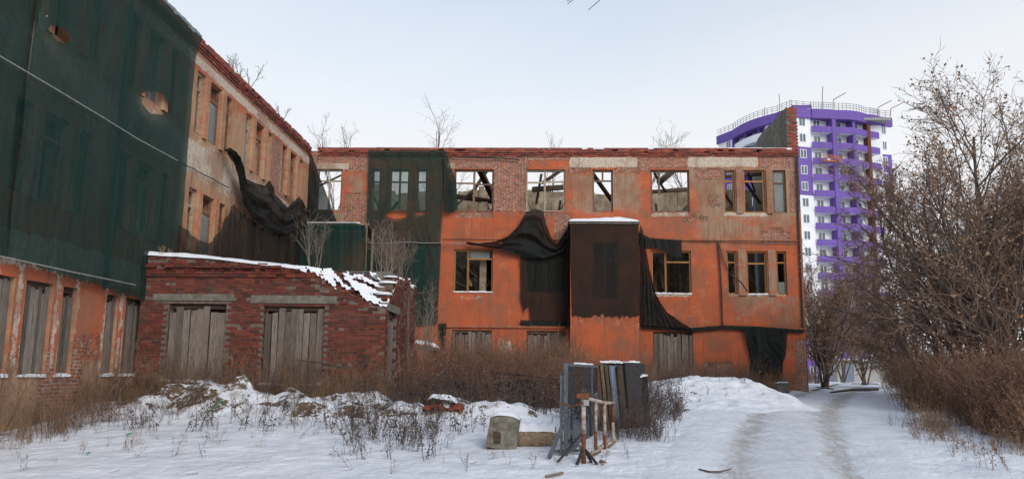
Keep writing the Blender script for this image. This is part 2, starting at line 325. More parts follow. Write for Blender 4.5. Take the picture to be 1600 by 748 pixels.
# the track: centre line from the photograph, laid on the terrain
cl = [onG(*q) for q in ((1226, 745), (1228, 700), (1232, 665), (1246, 640), (1275, 620), (1312, 606))]
cl = [Vector((2.6, -30, 0)), Vector((3.2, -8, 0)), Vector((3.7, 6, 0))] + cl + [Vector((21, 58, 0)), Vector((36, 95, 0))]
cp = np.array([(p.x, p.y) for p in cl])
cyl = np.linspace(cp[0, 1], cp[-1, 1], 1200); cxl = np.interp(cyl, cp[:, 1], cp[:, 0])
k = np.hanning(61); k /= k.sum(); cxl = np.convolve(np.pad(cxl, 30, 'edge'), k, 'valid')
def croad(y): return np.interp(y, cyl, cxl)
def road_d(x, y): return x - croad(y)
def ground_z(x, y): return g1(x, y) - 0.13 * (1 - sstep(1.35, 1.9, np.abs(road_d(x, y)))) * sstep(-29, -25, y) * (1 - sstep(82, 90, y))
def axis(a, b, st, lo, hi):
    m = list(np.arange(a, b + 1e-6, st)); s = st
    while m[-1] < hi: s *= 1.25; m.append(m[-1] + s)
    s = st
    while m[0] > lo: s *= 1.25; m.insert(0, m[0] - s)
    return np.array(m)
gx = axis(-12, 14, 0.11, -2500, 2500); gy = axis(11, 38, 0.11, -600, 4000)
X, Y = np.meshgrid(gx, gy); x = X.ravel(); y = Y.ravel(); z = ground_z(x, y)
def gridf(nr, nc): i = np.arange(nr - 1)[:, None] * nc + np.arange(nc - 1); return np.stack([i, i + 1, i + nc + 1, i + nc], -1).reshape(-1, 4)
rr = ridge(x, y); Zg = z.reshape(X.shape); sl_g = np.hypot(np.gradient(Zg, gy, axis=0), np.gradient(Zg, gx, axis=1)).ravel()
dirt = 0.6 * sstep(0.3, 0.8, sl_g) * (rr > 0.02) + 0.45 * (rr > 0.05) * sstep(0.45, 0.58, fbm(x * 1.0, y * 2.0, 25))
dirt = np.maximum(dirt, 0.55 * sstep(20.9, 22.2, y) * (1 - sstep(40, 50, y)) * (x > -13) * (x < 13) * (road_d(x, y) < -2.2))
dirt = np.maximum(dirt, 0.5 * sstep(2.6, 4.6, road_d(x, y)) * sstep(14.5, 18.0, y) * (1 - sstep(40, 60, y)))
dirt = np.maximum(dirt, 0.55 * (1 - sstep(-10.2, -8.9, x)) * (y > 12) * (y < 23)) - 0.2
tag(npmesh('ground', np.stack([x, y, z], 1), gridf(len(gy), len(gx)), 'snow_ground', None, {'dirt': dirt}, True), kind='structure')
ry = np.concatenate([np.arange(-28, 11, 0.6), np.arange(11, 40, 0.13), np.arange(40, 86, 0.7)]); rx = np.linspace(-2.7, 2.7, 41)
RX, RY = np.meshgrid(rx, ry); off = RX.ravel(); y = RY.ravel(); x = croad(y) + off
wob = 0.18 * (fbm(y * 0.25, y * 0 + 3, 31) - 0.5)
rut = np.exp(-((off + 0.86 + wob) / 0.40) ** 2) + np.exp(-((off - 0.94 + wob) / 0.42) ** 2)
z = g1(x, y) + 0.008 - 0.045 * rut + 0.02 * (fbm(x * 2.5, y * 2.5, 33) - 0.5) - 0.09 * sstep(2.1, 2.7, np.abs(off) + 0.5 * (fbm(x * 0.9, y * 0.9, 37) - 0.5))
rutm = np.clip(rut * 0.66 + 0.22 * np.exp(-(off / 1.7) ** 2) * sstep(14, 24, y), 0, 1)
lane = 0.58 * np.exp(-(np.abs(off) / 1.6) ** 2) + 0.25 * rut
tag(npmesh('road', np.stack([x, y, z], 1), gridf(len(ry), len(rx)), 'track', None, {'rut': rutm, 'lane': lane}, True), kind='structure')
# heap of snowed-over soil at the right
HC = onG(1075, 640); HX, HY = 5.15, 27.2
hx = np.linspace(-3.6, 4.4, 90); hy = np.linspace(-6.5, 4.5, 110); X, Y = np.meshgrid(hx, hy); lx = X.ravel(); ly = Y.ravel()
q = np.exp(-(np.abs((lx + 0.10 * ly) / 2.15) ** 4.5)) * np.exp(-np.abs(ly / np.where(ly < 0, 3.6, 2.6)) ** 3.0)
hh = 0.80 * q * (0.75 + 0.5 * fbm(lx * 0.8, ly * 0.8, 41)) + 0.22 * (fbm(lx * 2.6, ly * 2.6, 43) - 0.5) * np.minimum(q * 3, 1) - 0.12
x = lx + HX; y = ly + HY
heap = npmesh('snow_heap', np.stack([x, y, g1(x, y) + hh], 1), gridf(110, 90), 'snow_ground', None, {'dirt': 0.42 * np.minimum(q * 2, 1) - 0.26 + 0.18 * (lx < -0.6)}, True)
tag(heap, 'big snow-covered soil heap beside the track near the building corner', 'snow heap')
def surf(x, y):
    h = gz(x, y); lx_, ly_ = x - HX, y - HY
    if abs(lx_) < 3.5 and abs(ly_) < 4.4:
        i = int((ly_ + 6.5) / 11 * 109); j = int((lx_ + 3.6) / 8 * 89); h = max(h, h + float(hh[i * 90 + j]))
    return h
# ------------------------------------------------------------------ the ruined building
ZR = onY(900, 237, D).z                                          # roof line
F3H, F3S = onY(800, 265, D).z, onY(800, 330.5, D).z
F2H, F2S = onY(800, 390, D).z, onY(800, 457, D).z
F1H = onY(900, 517, D).z; LEDGE = onY(900, 511, D).z; F1S = onY(900, 592, D).z
XR = onY(1249, 300, D).x                                         # right end of the facade
print('heights', ZR, F3H, F3S, F2H, F2S, F1H, LEDGE, F1S, 'XR', XR, 'WX check', onY(488, 238, D), onX(303, 56, WX), onX(222, 420, WX))
B = empty('ruined_building', (0, D + 4, 1.1), 'roofless three-storey orange plastered brick building with empty windows, long left wing', 'building')
pf = lambda u, z, off: np.stack([u, D - off + 0 * u, z + 0 * u], -1)          # facade, outward = -y
pw = lambda u, z, off: np.stack([WX + off + 0 * u, u, z + 0 * u], -1)        # wing, outward = +x
def pt(plane, u, z, off): return Vector(plane(np.float64(u), np.float64(z), np.float64(off)).tolist())
def wbox(mb, plane, u0, u1, z0, z1, o0, o1, mi=0, j=0.0):                    # a box on a wall plane
    a = pt(plane, u0, z0, o0); b = pt(plane, u1, z1, o1)
    return mb.box(min(a.x, b.x), max(a.x, b.x), min(a.y, b.y), max(a.y, b.y), z0, z1, mi, j)
def rects(px, py, lst):
    m = np.zeros_like(px)
    for (a, b, c, d, soft, v) in lst:
        dx = np.maximum(a - px, px - c); dy = np.maximum(b - py, py - d); sd_ = np.where((dx > 0) & (dy > 0), np.hypot(np.maximum(dx, 0), np.maximum(dy, 0)), np.maximum(dx, dy))
        m = np.maximum(m, v * np.clip(0.5 - sd_ / soft, 0, 1))
    return m
def wall_sheet(name, mat, plane, u0, u1, z0, z1, holes, step, maskfn, thick=0.5, parent=B):
    def lines(a, b, edges):
        L = [q for q in np.arange(a, b, step) if all(abs(q - e) > 0.45 * step for e in edges)] + [e for e in edges if a < e < b] + [a, b]
        return np.array(sorted(set(np.round(L, 5))))
    us = lines(u0, u1, [e for h in holes for e in h[:2]]); zs = lines(z0, z1, [e for h in holes for e in h[2:]])
    U, Z = np.meshgrid(us, zs); u = U.ravel(); z = Z.ravel()
    at = maskfn(u, z); jn = fbm(u * 4, z * 4, 51) - 0.5
    pl = 1 - sstep(0.35, 0.6, at['brick'] + 0.7 * jn)
    V = plane(u, z, 0.028 * pl + 0.012 * (fbm(u * 2, z * 2, 53) - 0.5))
    Fq = gridf(len(zs), len(us)); cu = (us[:-1] + us[1:]) / 2; cz = (zs[:-1] + zs[1:]) / 2; CU, CZ = np.meshgrid(cu, cz); keep = np.ones(CU.size, bool)
    for h in holes: keep &= ~((CU.ravel() > h[0]) & (CU.ravel() < h[1]) & (CZ.ravel() > h[2]) & (CZ.ravel() < h[3]))
    Fq = Fq[keep]
    ex_v = []; ex_f = []
    def q4(pts):
        n = len(V) + len(ex_v); ex_v.extend([tuple(p) for p in pts]); ex_f.append((n, n + 1, n + 2, n + 3))
    o1, o0 = 0.036, -thick
    for (a, b, c, d) in holes:
        P = lambda uu, zz, oo: pt(plane, uu, zz, oo)
        q4([P(a, c, o1), P(a, d, o1), P(a, d, o0), P(a, c, o0)]); q4([P(b, c, o1), P(b, c, o0), P(b, d, o0), P(b, d, o1)])
        q4([P(a, c, o1), P(a, c, o0), P(b, c, o0), P(b, c, o1)]); q4([P(a, d, o1), P(b, d, o1), P(b, d, o0), P(a, d, o0)])
    iu = np.array(sorted(set([u0, u1] + [e for h in holes for e in h[:2]]))); iz = np.array(sorted(set([z0, z1] + [e for h in holes for e in h[2:]])))
    for i in range(len(iu) - 1):
        for j in range(len(iz) - 1):
            mu, mz = (iu[i] + iu[i + 1]) / 2, (iz[j] + iz[j + 1]) / 2
            if any(h[0] < mu < h[1] and h[2] < mz < h[3] for h in holes): continue
            q4([pt(plane, iu[i], iz[j], o0), pt(plane, iu[i], iz[j + 1], o0), pt(plane, iu[i + 1], iz[j + 1], o0), pt(plane, iu[i + 1], iz[j], o0)])
    q4([pt(plane, u0, z1, o1), pt(plane, u1, z1, o1), pt(plane, u1, z1, o0), pt(plane, u0, z1, o0)])
    for e in (u0, u1): q4([pt(plane, e, z0, o1), pt(plane, e, z1, o1), pt(plane, e, z1, o0), pt(plane, e, z0, o0)])
    nv = len(ex_v); V = np.concatenate([V, np.array(ex_v)]); Fq = np.concatenate([Fq, np.array(ex_f)])
    for kk in at: at[kk] = np.concatenate([at[kk], np.full(nv, {'brick': 0.25, 'grey': 0.6, 'white': 0.0, 'dirt': 0.0}[kk])])
    return npmesh(name, V, Fq, mat, parent, at)
def rect_px(x0, x1): return ((onY(x0, 300, D).x + onY(x0, 330, D).x) / 2, (onY(x1, 300, D).x + onY(x1, 330, D).x) / 2)
def uF(px, py): return onY(px, py, D).x
f3 = [(494, 534), (581, 594), (609, 639), (651, 667), (710, 771), (822, 883), (926, 957.5), (1017, 1077), (1131, 1148), (1162, 1195), (1208, 1228)]
f2 = [(578, 591), (606, 636), (648, 664), (709, 770), (822, 884), (1018, 1080), (1135.5, 1151), (1167, 1198), (1213.5, 1229)]
f1 = [(706, 768), (823, 884), (1021, 1083), (1170, 1222)]
FW3 = [(uF(a, 298), uF(b, 298), F3S, F3H) for a, b in f3]; FW2 = [(uF(a, 424), uF(b, 424), F2S, F2H) for a, b in f2]
FW1 = [(uF(a, 550), uF(b, 550), F1S, F1H) for a, b in f1]
BAYU = (onY(891, 450, D - 1.0).x, onY(998, 450, D - 1.0).x)
def mask_f(u, z):
    px, py = project(pf(u, z, np.zeros_like(u)))
    n = fbm(u * 0.9, z * 0.9, 61) - 0.5
    br = rects(px, py, [(480, 230, 1260, 251, 10, 1), (690, 236, 818, 263, 14, 1), (771, 240, 826, 331, 14, 1), (712, 331, 770, 340, 9, 1), (866, 334, 892, 376, 12, .9), (538, 302, 577, 347, 10, 1),
        (488, 236, 577, 268, 10, 1), (1084, 263, 1127, 281, 12, .9), (1234, 268, 1250, 332, 9, 1), (1188, 362, 1234, 381, 12, 1), (1200, 356, 1222, 366, 9, 1), (1243, 530, 1264, 610, 9, 1),
        (995, 240, 1073, 262, 10, .95), (1186, 240, 1250, 262, 9, 1), (1090, 560, 1150, 600, 24, .62), (696, 565, 830, 610, 20, .6), (818, 331, 870, 338, 9, .9), (958, 250, 1018, 272, 16, .75), (884, 258, 926, 276, 14, .6), (1100, 300, 1130, 330, 20, .55), (696, 262, 712, 335, 10, .7), (1060, 335, 1110, 350, 16, .6), (1132, 332, 1146, 336, 6, .8)])
    wh = rects(px, py, [(890, 246, 996, 262, 7, 1), (1074, 245, 1184, 261, 7, 1), (494, 254, 546, 265, 6, 1), (698, 254, 712, 264, 6, .9), (1130, 331, 1200, 338, 6, .85), (1018, 332, 1076, 339, 6, .85),
        (1136, 456, 1230, 463, 6, .8), (1020, 457, 1081, 464, 7, .75), (716, 460, 756, 470, 12, .6), (930, 500, 990, 520, 30, .55), (770, 525, 815, 560, 26, .55)])
    br = np.where(wh > 0.45, np.minimum(br, 0.15), br)
    gr = rects(px, py, [(884, 262, 1000, 334, 30, .72), (1078, 262, 1250, 384, 40, .62), (1130, 384, 1250, 505, 60, .50), (538, 262, 578, 350, 30, .5), (690, 331, 890, 384, 60, .32),
        (480, 330, 580, 350, 10, .8), (1205, 450, 1260, 520, 30, .5), (1084, 384, 1132, 505, 40, .3)])
    gr = gr + 0.5 * n + rects(px, py, [(1076, 258, 1132, 300, 20, .4), (1120, 262, 1240, 332, 12, .45)])
    dt = rects(px, py, [(470, 560, 1270, 640, 60, .6), (690, 505, 1262, 515, 6, .55)])
    return dict(brick=br, grey=gr, white=wh, dirt=dt)
wall_sheet('facade_wall', 'facade_wall', pf, WX - 0.2, XR, 0.4, ZR, FW3 + FW2 + FW1, 0.085, mask_f)
# the wing: window triples every 4.2 m
TR = [3.2, 7.4, 11.6, 15.75, 19.9, 24.05, 28.3, 32.5]
def triple(y): return [(y, y + 0.58), (y + 0.94, y + 1.92), (y + 2.28, y + 2.86)]
WW3 = [(a, b, F3S, F3H) for t_ in TR for a, b in triple(t_)]; WW2 = [(a, b, F2S, F2H) for t_ in TR for a, b in triple(t_)]
WW1 = [(a, b, onX(40, 588, WX).z, onX(40, 434, WX).z - 0.03) for t_ in TR[2:5] for a, b in triple(t_)]
def mask_w(u, z):
    n = fbm(u * 0.8, z * 0.8, 71) - 0.5; o = np.zeros_like(u)
    def band(z0_, z1_, soft, v, u0_=-99, u1_=99): return v * np.clip(0.5 - np.maximum(np.maximum(z0_ - z, z - z1_), np.maximum(u0_ - u, u - u1_)) / soft, 0, 1)
    br = np.maximum.reduce([band(ZR - 0.38, ZR + 1, 0.3, 1), band(F3S, F3H, 0.25, 1, 31.2, 32.45), band(F3S - 0.6, F3S, 0.3, .6, 31, 35), band(0, 2.3, 0.7, .75, 17.4, 19.2), band(0, 2.6, 0.8, .8, 20.3, 21.2), band(0, 2.2, .6, .6, 22, 23), band(1.5, 2.7, .8, .5)] + [band(1.4, 4.3, .35, .55, t_ + .55, t_ + .97) for t_ in TR[2:5]])
    wh = np.maximum.reduce([band(F3H + 0.12, ZR - 0.42, 0.2, 1), band(F2H + 0.3, F3S - 0.1, 0.9, .74), band(3.7, 4.5, 0.3, .75)] + [band(1.6, 4.4, .3, .62, t_ + e - .16, t_ + e + .16) for t_ in TR[2:5] for e in (0, .76, 2.1, 2.86)])
    br = np.where(wh > 0.5, np.minimum(br, 0.2), br)
    gr = np.maximum(band(F2S + .3, F3H, 1.2, .78), band(0, 1.9, 0.5, .95)) + 0.55 * n
    return dict(brick=br, grey=gr, white=wh, dirt=band(0, 1.5, 1.2, .5))
wall_sheet('wing_wall', 'wing_wall', pw, 1.0, D + 0.45, 0.0, ZR, WW3 + WW2 + WW1, 0.085, mask_w)
# pilasters between the windows of each triple on the wing and at the right of the facade
def pilaster(plane, u0, u1, z0, z1, mat):
    us = np.linspace(u0, u1, 4); zs = np.arange(z0, z1 + 0.1, 0.12); V = []; Fs = []
    pr = [(u0, 0.0), (u0 + 0.02, 0.10), (u1 - 0.02, 0.10), (u1, 0.0)]
    for zz in zs:
        for (uu, oo) in pr: V.append(tuple(pt(plane, uu, zz, oo + (0.0 if oo == 0 else 0.012 * (random.random() - 0.5)))))
    for i in range(len(zs) - 1):
        for j in range(3): a = i * 4 + j; Fs.append((a, a + 1, a + 5, a + 4))
    e = (len(zs) - 1) * 4; Fs += [(e, e + 1, e + 2, e + 3), (3, 2, 1, 0)]
    u = np.array([p[0] for p in pr] * len(zs)); z = np.repeat(zs, 4)
    at = dict(brick=0.15 + 0 * u, grey=0.62 + 0.5 * (fbm(u * 2, z * 2, 77) - 0.5), white=0.1 + 0 * u, dirt=0 * u)
    return npmesh('pilaster', np.array(V), Fs, mat, B, at)
for t_ in TR:
    for (a, b) in ((t_ + 0.60, t_ + 0.92), (t_ + 1.94, t_ + 2.26)):
        pilaster(pw, a, b, F3S - 0.05, F3H + 0.05, 'wing_wall'); pilaster(pw, a, b, F2S - 0.05, F2H + 0.05, 'wing_wall')
for (i, j) in ((8, 9), (9, 10)): pilaster(pf, FW3[i][1] + 0.04, FW3[j][0] - 0.04, F3S - 0.05, F3H + 0.05, 'facade_wall')
for (i, j) in ((6, 7), (7, 8)): pilaster(pf, FW2[i][1] + 0.04, FW2[j][0] - 0.04, F2S - 0.05, F2H + 0.05, 'facade_wall')
# crumbling brick cornice: rows of single bricks, too small to pick apart at this distance
def brick_rows(name, plane, u0, u1, z0, n, o_in, outs, gap, parent=B, bl=0.25, bh=0.072):
    mb = MB()
    for r_ in range(n):
        u = u0 + (0.13 if r_ % 2 else 0.0)
        while u < u1 - bl:
            miss = 0.10 * r_ / n + (gap if r_ >= n - 2 else 0.01)
            nn = float(fbm(np.array([u * 0.35]), np.array([r_ * 0.4]), 81)[0])
            if random.random() > miss + (1.5 * (nn - 0.62) if r_ >= n - 1 else 0):
                wbox(mb, plane, u + 0.004, u + bl - 0.006, z0 + r_ * 0.08, z0 + r_ * 0.08 + bh, o_in, outs[min(r_, len(outs) - 1)] + random.uniform(-0.012, 0.012), 0, 0.004)
            u += bl
    return tag(mb.build(name, 'pale_brick', parent), kind='stuff')
brick_rows('cornice_bricks', pf, WX + 0.3, XR + 0.1, ZR - 0.24, 5, -0.3, [0.05, 0.09, 0.13, 0.13, 0.11], 0.05)
brick_rows('cornice_bricks', pw, 1.0, D - 0.25, ZR - 0.24, 5, -0.3, [0.05, 0.09, 0.13, 0.13, 0.11], 0.05)
def ledge_of(plane, u0, u1, z, mat, nm='string_course'):
    us = np.arange(u0, u1, 0.25); V = []; Fs = []
    for uu in us:
        j = random.uniform(-0.012, 0.012)
        for (oo, zz) in ((0.02, -0.07), (0.11 + j, -0.06), (0.12 + j, 0.05), (0.02, 0.08)): V.append(tuple(pt(plane, uu, z + zz, oo)))
    for i in range(len(us) - 1):
        for k_ in range(3): a = i * 4 + k_; Fs.append((a, a + 4, a + 5, a + 1))
    n_ = len(V); return npmesh(nm, np.array(V), Fs, mat, B, dict(brick=np.full(n_, .2), grey=np.full(n_, .45), white=np.full(n_, .1), dirt=np.full(n_, .35)))
ledge_of(pf, uF(690, 510), BAYU[0], LEDGE, 'facade_wall'); ledge_of(pf, BAYU[1], XR, LEDGE, 'facade_wall')
ledge_of(pf, uF(690, 510), XR, (F2H + F3S) / 2 - 0.35, 'facade_wall', 'string_course').scale = (1, 0.35, 0.35)
# corner wall at the right end, standing higher than the roof line; inner walls and floors behind the windows
mb = MB(); xe0, xe1 = onY(1229, 200, D + 0.5).x, onY(1245.5, 200, D + 0.5).x; zt = onY(1237, 168, D + 0.5).z
ye = [D + 0.52, D + 1.6, D + 3.0, D + 4.6, D + 5.6, D + 6.6, D + 7.0]; zz_ = [zt, zt + .02, zt - 0.02, zt + .03, zt - 0.05, zt - 0.9, zt - 2.0]
tp = [(xe0, yy, z_) for yy, z_ in zip(ye, zz_)]
for i in range(len(ye) - 1):
    mb.hexa([(xe0, ye[i], 0.5), (xe1, ye[i], 0.5), (xe1, ye[i + 1], 0.5), (xe0, ye[i + 1], 0.5), (xe0, ye[i], zz_[i]), (xe1, ye[i], zz_[i]), (xe1, ye[i + 1], zz_[i + 1]), (xe0, ye[i + 1], zz_[i + 1])])
ew = mb.build('end_wall', 'concrete', B)
pe = lambda u, z, off: np.stack([u, D + 0.52 - off + 0 * u, z + 0 * u], -1)
brick_rows('end_wall_bricks', pe, xe0 + 0.02, xe1 + 0.1, ZR - 0.1, int((zt - ZR + 0.15) / 0.08), -0.04, [0.03], 0.05, ew)
def holed(mb, xs, zs, holes, y0, y1):
    for i in range(len(xs) - 1):
        for j in range(len(zs) - 1):
            cx_, cz_ = (xs[i] + xs[i + 1]) / 2, (zs[j] + zs[j + 1]) / 2
            if not any(h[0] < cx_ < h[1] and h[2] < cz_ < h[3] for h in holes): mb.box(xs[i], xs[i + 1] - 0.001, y0, y1, zs[j], zs[j + 1] - 0.001)
IW = D + 6.2
mb = MB(); hs = [(xx, xx + 1.3, zz + 0.1, zz + 1.9) for xx in (-8, -4.6, -1.3, 2.2, 5.4, 8.3) for zz in (F2S, )]
xs = sorted(set([WX - 0.2, XR - 0.5] + [e for h in hs for e in h[:2]])); zs = [0.5, F2S + 0.1, F2S + 2.0, F3S - 0.6, F3S + 1.0]; hs = [(a, b, F2S + 0.1, F2S + 2.0) for a, b, _, _ in hs]
holed(mb, xs, zs, [], IW, IW + 0.4)
xx = WX
while xx < XR - 0.6:                                             # ragged top of the inner wall
    hgt = 0.65 + 1.5 * float(fbm(np.array([xx * 0.4]), np.array([2.0]), 91)[0]) + random.uniform(-0.1, 0.1)
    wd = random.uniform(0.25, 0.7); mb.box(xx, min(xx + wd, XR - 0.55), IW + 0.01, IW + 0.39, F3S + 0.97, F3S + 1.0 + hgt, 0, 0.02); xx += wd
mb.build('inner_wall', 'interior_plaster', B)
mb = MB(); mb.box(WX - 6.2, WX - 5.8, 1.0, D + 6, 0.2, F3S + 1.7); mb.box(WX - 6.2, WX - 0.6, 1.0, 1.4, 0.2, ZR - 0.3); mb.build('inner_wall', 'interior_plaster', B)
mb = MB()
for xx in (-6.2, -2.9, 1.25, 6.6): MB().box(xx, xx + 0.3, D + 0.52, IW - 0.02, 0.5, F3S - 0.65 + (1.2 if xx in (-2.9, 6.6) else 0.3)).build('partition_wall', 'interior_plaster', B)

ZS3, ZS2 = F2H + 0.75, F1H + 0.55
mb = MB()
for (a, b, y1) in ((WX + .02, -6.3, IW), (-6, -3.2, D + 2.2), (-2.4, 1.1, IW), (1.7, 5.2, IW), (5.4, 6.5, D + 2.0), (7.0, XR - .6, IW - 2.4)): mb.box(a, b, D + 0.53, y1 - 0.03, ZS3 - 0.25, ZS3, 0, 0.01)
mb.box(WX + .02, XR - .6, D + .53, IW - .03, ZS2 - .25, ZS2)
mb.box(WX - 5.78, WX - 0.53, 1.45, D + 0.3, ZS3 - 0.25, ZS3); mb.box(WX - 5.78, WX - .53, 1.45, D + .3, ZS2 - .25, ZS2)
mb.build('floor_slab', 'concrete', B)
mb = MB()
for i in range(15):
    yy = 3.4 + i * 2.2
    if i != 7: mb.box(WX - 5.75, WX - 0.55, yy, yy + 0.18, ZR - 0.55, ZR - 0.35, 0, 0.03)
mb.build('roof_joists', 'dark_timber', B)
mb = MB(); mb.box(WX - 5.7, WX - 0.56, 1.5, 23.5, ZR - 0.34, ZR - 0.28); mb.build('roof_boards', 'dark_timber', B)
# fallen beams and debris
def beam(a, b, w_, mat='dark_timber', nm='fallen_beam'): return MB().bar(a, b, w_, w_ * 0.8).build(nm, mat, B)
for (pa, ya, pb, yb, w_) in (((748, 262), D + 1.5, (772, 312), D + 3.5, .26), ((705, 306), D + 3, (790, 318), D + 4, .24), ((735, 305), D + 2, (760, 268), D + 5, .14), ((714, 320), D + 1.4, (740, 297), D + 3, .09),
        ((848, 286), D + 2, (888, 258), D + 4, .16), ((832, 296), D + 3, (905, 291), D + 3.5, .28), ((838, 318), D + 2, (846, 272), D + 2.4, .10), ((925, 270), D + 1.5, (962, 322), D + 2.5, .17),
        ((1030, 285), D + 1.5, (1062, 258), D + 3.2, .26), ((1010, 300), D + 4, (1085, 296), D + 4.2, .20), ((1022, 270), D + 1.2, (1040, 300), D + 1.6, .09), ((1130, 300), D + 2, (1150, 328), D + 2.2, .10),
        ((1158, 275), D + 1.2, (1188, 318), D + 2, .11), ((1132, 276), D + 3, (1200, 272), D + 3.4, .16), ((1166, 262), D + 1, (1180, 300), D + 2, .08), ((500, 290), D + 2, (545, 268), D + 3, .12)):
    beam(onY(*pa, ya), onY(*pb, yb), w_)
for i in range(16):
    a = onY(random.uniform(708, 740), random.uniform(405, 445), D + random.uniform(1, 3)); b = onY(random.uniform(725, 775), random.uniform(440, 462), D + random.uniform(0.8, 1.6)); MB().bar(a, b, 0.13, 0.035).build('fallen_plank', 'old_timber', B)
for i in range(14):
    a = onY(random.uniform(1020, 1075), random.uniform(400, 440), D + random.uniform(1.5, 3)); b = a + Vector((random.uniform(-.5, .5), random.uniform(-.4, .3), -random.uniform(1.0, 2.0))); MB().bar(a, b, 0.14, 0.035).build('fallen_plank', 'old_timber', B)
for i in range(10):
    a = onY(random.uniform(1138, 1225), random.uniform(395, 425), D + random.uniform(1.5, 3)); b = a + Vector((random.uniform(-.6, .6), random.uniform(-.4, .3), -random.uniform(0.8, 1.6))); MB().bar(a, b, 0.12, 0.035).build('fallen_plank', 'old_timber', B)
for i in range(8):
    xx = (-3.6, -3.2, 0.6, 1.0, 5.2, 5.6, 9.2, 9.6)[i]; s = surf
    MB().box(xx, xx + 0.55, D + 0.9 + 0.3 * (i % 2), D + 1.4, ZS3, ZS3 + random.uniform(0.9, 1.25), 0, 0.1).build('rubble', 'mortar' if i % 2 else 'snow', B)
mb = MB()
for i in range(420):
    xx = random.uniform(WX + .5, XR - 1); yy = random.uniform(D + 1.2, IW - .3); zz = ZS3 + max(0, (yy - D - 1.5)) * .24 * float(fbm(np.array([xx * .7]), np.array([1.0]), 95)[0]) * 2; s = random.uniform(.08, .3)
    mb.box(xx, xx + s * 1.4, yy, yy + s, zz, zz + s * .8, random.choice((0, 0, 1, 2)), .05)
tag(mb.build('roof_debris', ['mortar', 'old_timber', 'snow'], B), kind='stuff')
for i in range(26):
    xx = random.uniform(WX + .5, XR - 1.5); yy = random.uniform(D + 2, IW - .3); a = Vector((xx, yy, ZS3 + random.uniform(.1, .5))); b = a + Vector((random.uniform(-2, 2), random.uniform(-.8, .8), random.uniform(.4, 2.3))); MB().bar(a, b, random.uniform(.06, .14), random.uniform(.05, .12)).build('fallen_beam', random.choice(('dark_timber', 'old_timber')), B)
# window frames
def window(plane, u0, u1, z0, z1, mat, mull=(), trans=(), off=-0.14, w_=0.07, panes=(), lean=0, parent=B):
    mb = MB(); e = 0.004
    wbox(mb, plane, u0 + e, u0 + w_, z0 + e, z1 - e, off, off + 0.08, 0, 0.006); wbox(mb, plane, u1 - w_, u1 - e, z0 + e, z1 - e, off, off + 0.08, 0, 0.006)
    wbox(mb, plane, u0 + w_, u1 - w_, z0 + e, z0 + w_, off, off + 0.08, 0, 0.004); wbox(mb, plane, u0 + w_, u1 - w_, z1 - w_, z1 - e, off, off + 0.08, 0, 0.004)
    o = mb.build('window', mat, parent)
    for m_ in mull:                                              # (fraction, z from, z to)
        uu = u0 + (u1 - u0) * m_[0]
        q_ = MB(); wbox(q_, plane, uu - 0.045, uu + 0.045, z0 + w_ + (z1 - z0 - 2 * w_) * m_[1], z0 + w_ + (z1 - z0 - 2 * w_) * m_[2], off + 0.004, off + 0.074, 0, 0.008); q_.build('mullion', mat, o)
    for m_ in trans:
        zz = z0 + (z1 - z0) * m_[0]; q_ = MB(); wbox(q_, plane, u0 + w_ + (u1 - u0 - 2 * w_) * m_[1], u0 + w_ + (u1 - u0 - 2 * w_) * m_[2], zz - 0.035, zz + 0.035, off + 0.01, off + 0.07, 0, 0.006); q_.build('transom', mat, o)
    for m_ in panes:
        q_ = MB(); wbox(q_, plane, u0 + w_ + (u1 - u0 - 2 * w_) * m_[0], u0 + w_ + (u1 - u0 - 2 * w_) * m_[1], z0 + (z1 - z0) * m_[2], z0 + (z1 - z0) * m_[3], off + 0.03, off + 0.036); q_.build('pane', 'dusty_glass', o)
    return o
A_ = (0, 1)
spec3 = {0: ('pale_frame', [(.5, 0, .75)], [(.72, 0, 1)]), 1: ('pale_frame', [], [(.7, 0, 1)]), 2: ('pale_frame', [(.5, 0, 1)], [(.7, 0, 1)]), 3: ('pale_frame', [], [(.7, 0, 1)]), 4: ('brown_frame', [(.5, 0, 1)], [(.68, 0, .5), (.65, .5, 1)]),
    5: ('pale_frame', [(.48, 0, 1)], [(.7, 0, .48), (.72, .48, 1)]), 6: ('brown_frame', [(.5, .78, 1)], [(.74, 0, 1)]), 7: ('brown_frame', [(.22, .4, 1)], []), 8: ('yellow_frame', [], [(.74, 0, 1)]), 9: ('yellow_frame', [], [(.74, 0, 1)]), 10: ('brown_frame', [], [(.7, 0, 1)])}
for i, h in enumerate(FW3):
    m_, mu, tr_ = spec3[i]; window(pf, *h, m_, mu, tr_, panes=([(0, 1, .02, .68), (0, 1, .72, .97)] if i == 10 else []))
spec2 = {3: ('yellow_frame', [(.36, 0, 1)], [(.78, .36, 1)]), 5: ('yellow_frame', [(.36, 0, 1)], [(.74, .36, 1)]), 6: ('yellow_frame', [], [(.74, 0, 1)]), 7: ('yellow_frame', [], [(.72, 0, 1)]), 8: ('yellow_frame', [], [(.74, 0, 1)])}
for i, h in enumerate(FW2):
    m_, mu, tr_ = spec2.get(i, ('brown_frame', [(.5, 0, 1)] if h[1] - h[0] > .7 else [], [(.74, 0, 1)])); window(pf, *h, m_, mu, tr_, panes=([(0, 1, .03, .3)] if i == 8 else [(.4, .95, .8, .95)] if i == 3 else []))
for L in (WW3, WW2):
    for i, h in enumerate(L):
        if h[0] < 9: continue
        wide = h[1] - h[0] > .7
        window(pw, *h, 'pale_frame' if (i * 7) % 5 < 2 else 'brown_frame', [(.5, 0, .72)] if wide and i % 4 == 1 else [], [(.73, 0, 1)], panes=([(0, 1, .03, .7)] if i % 5 in (1, 3) else []))
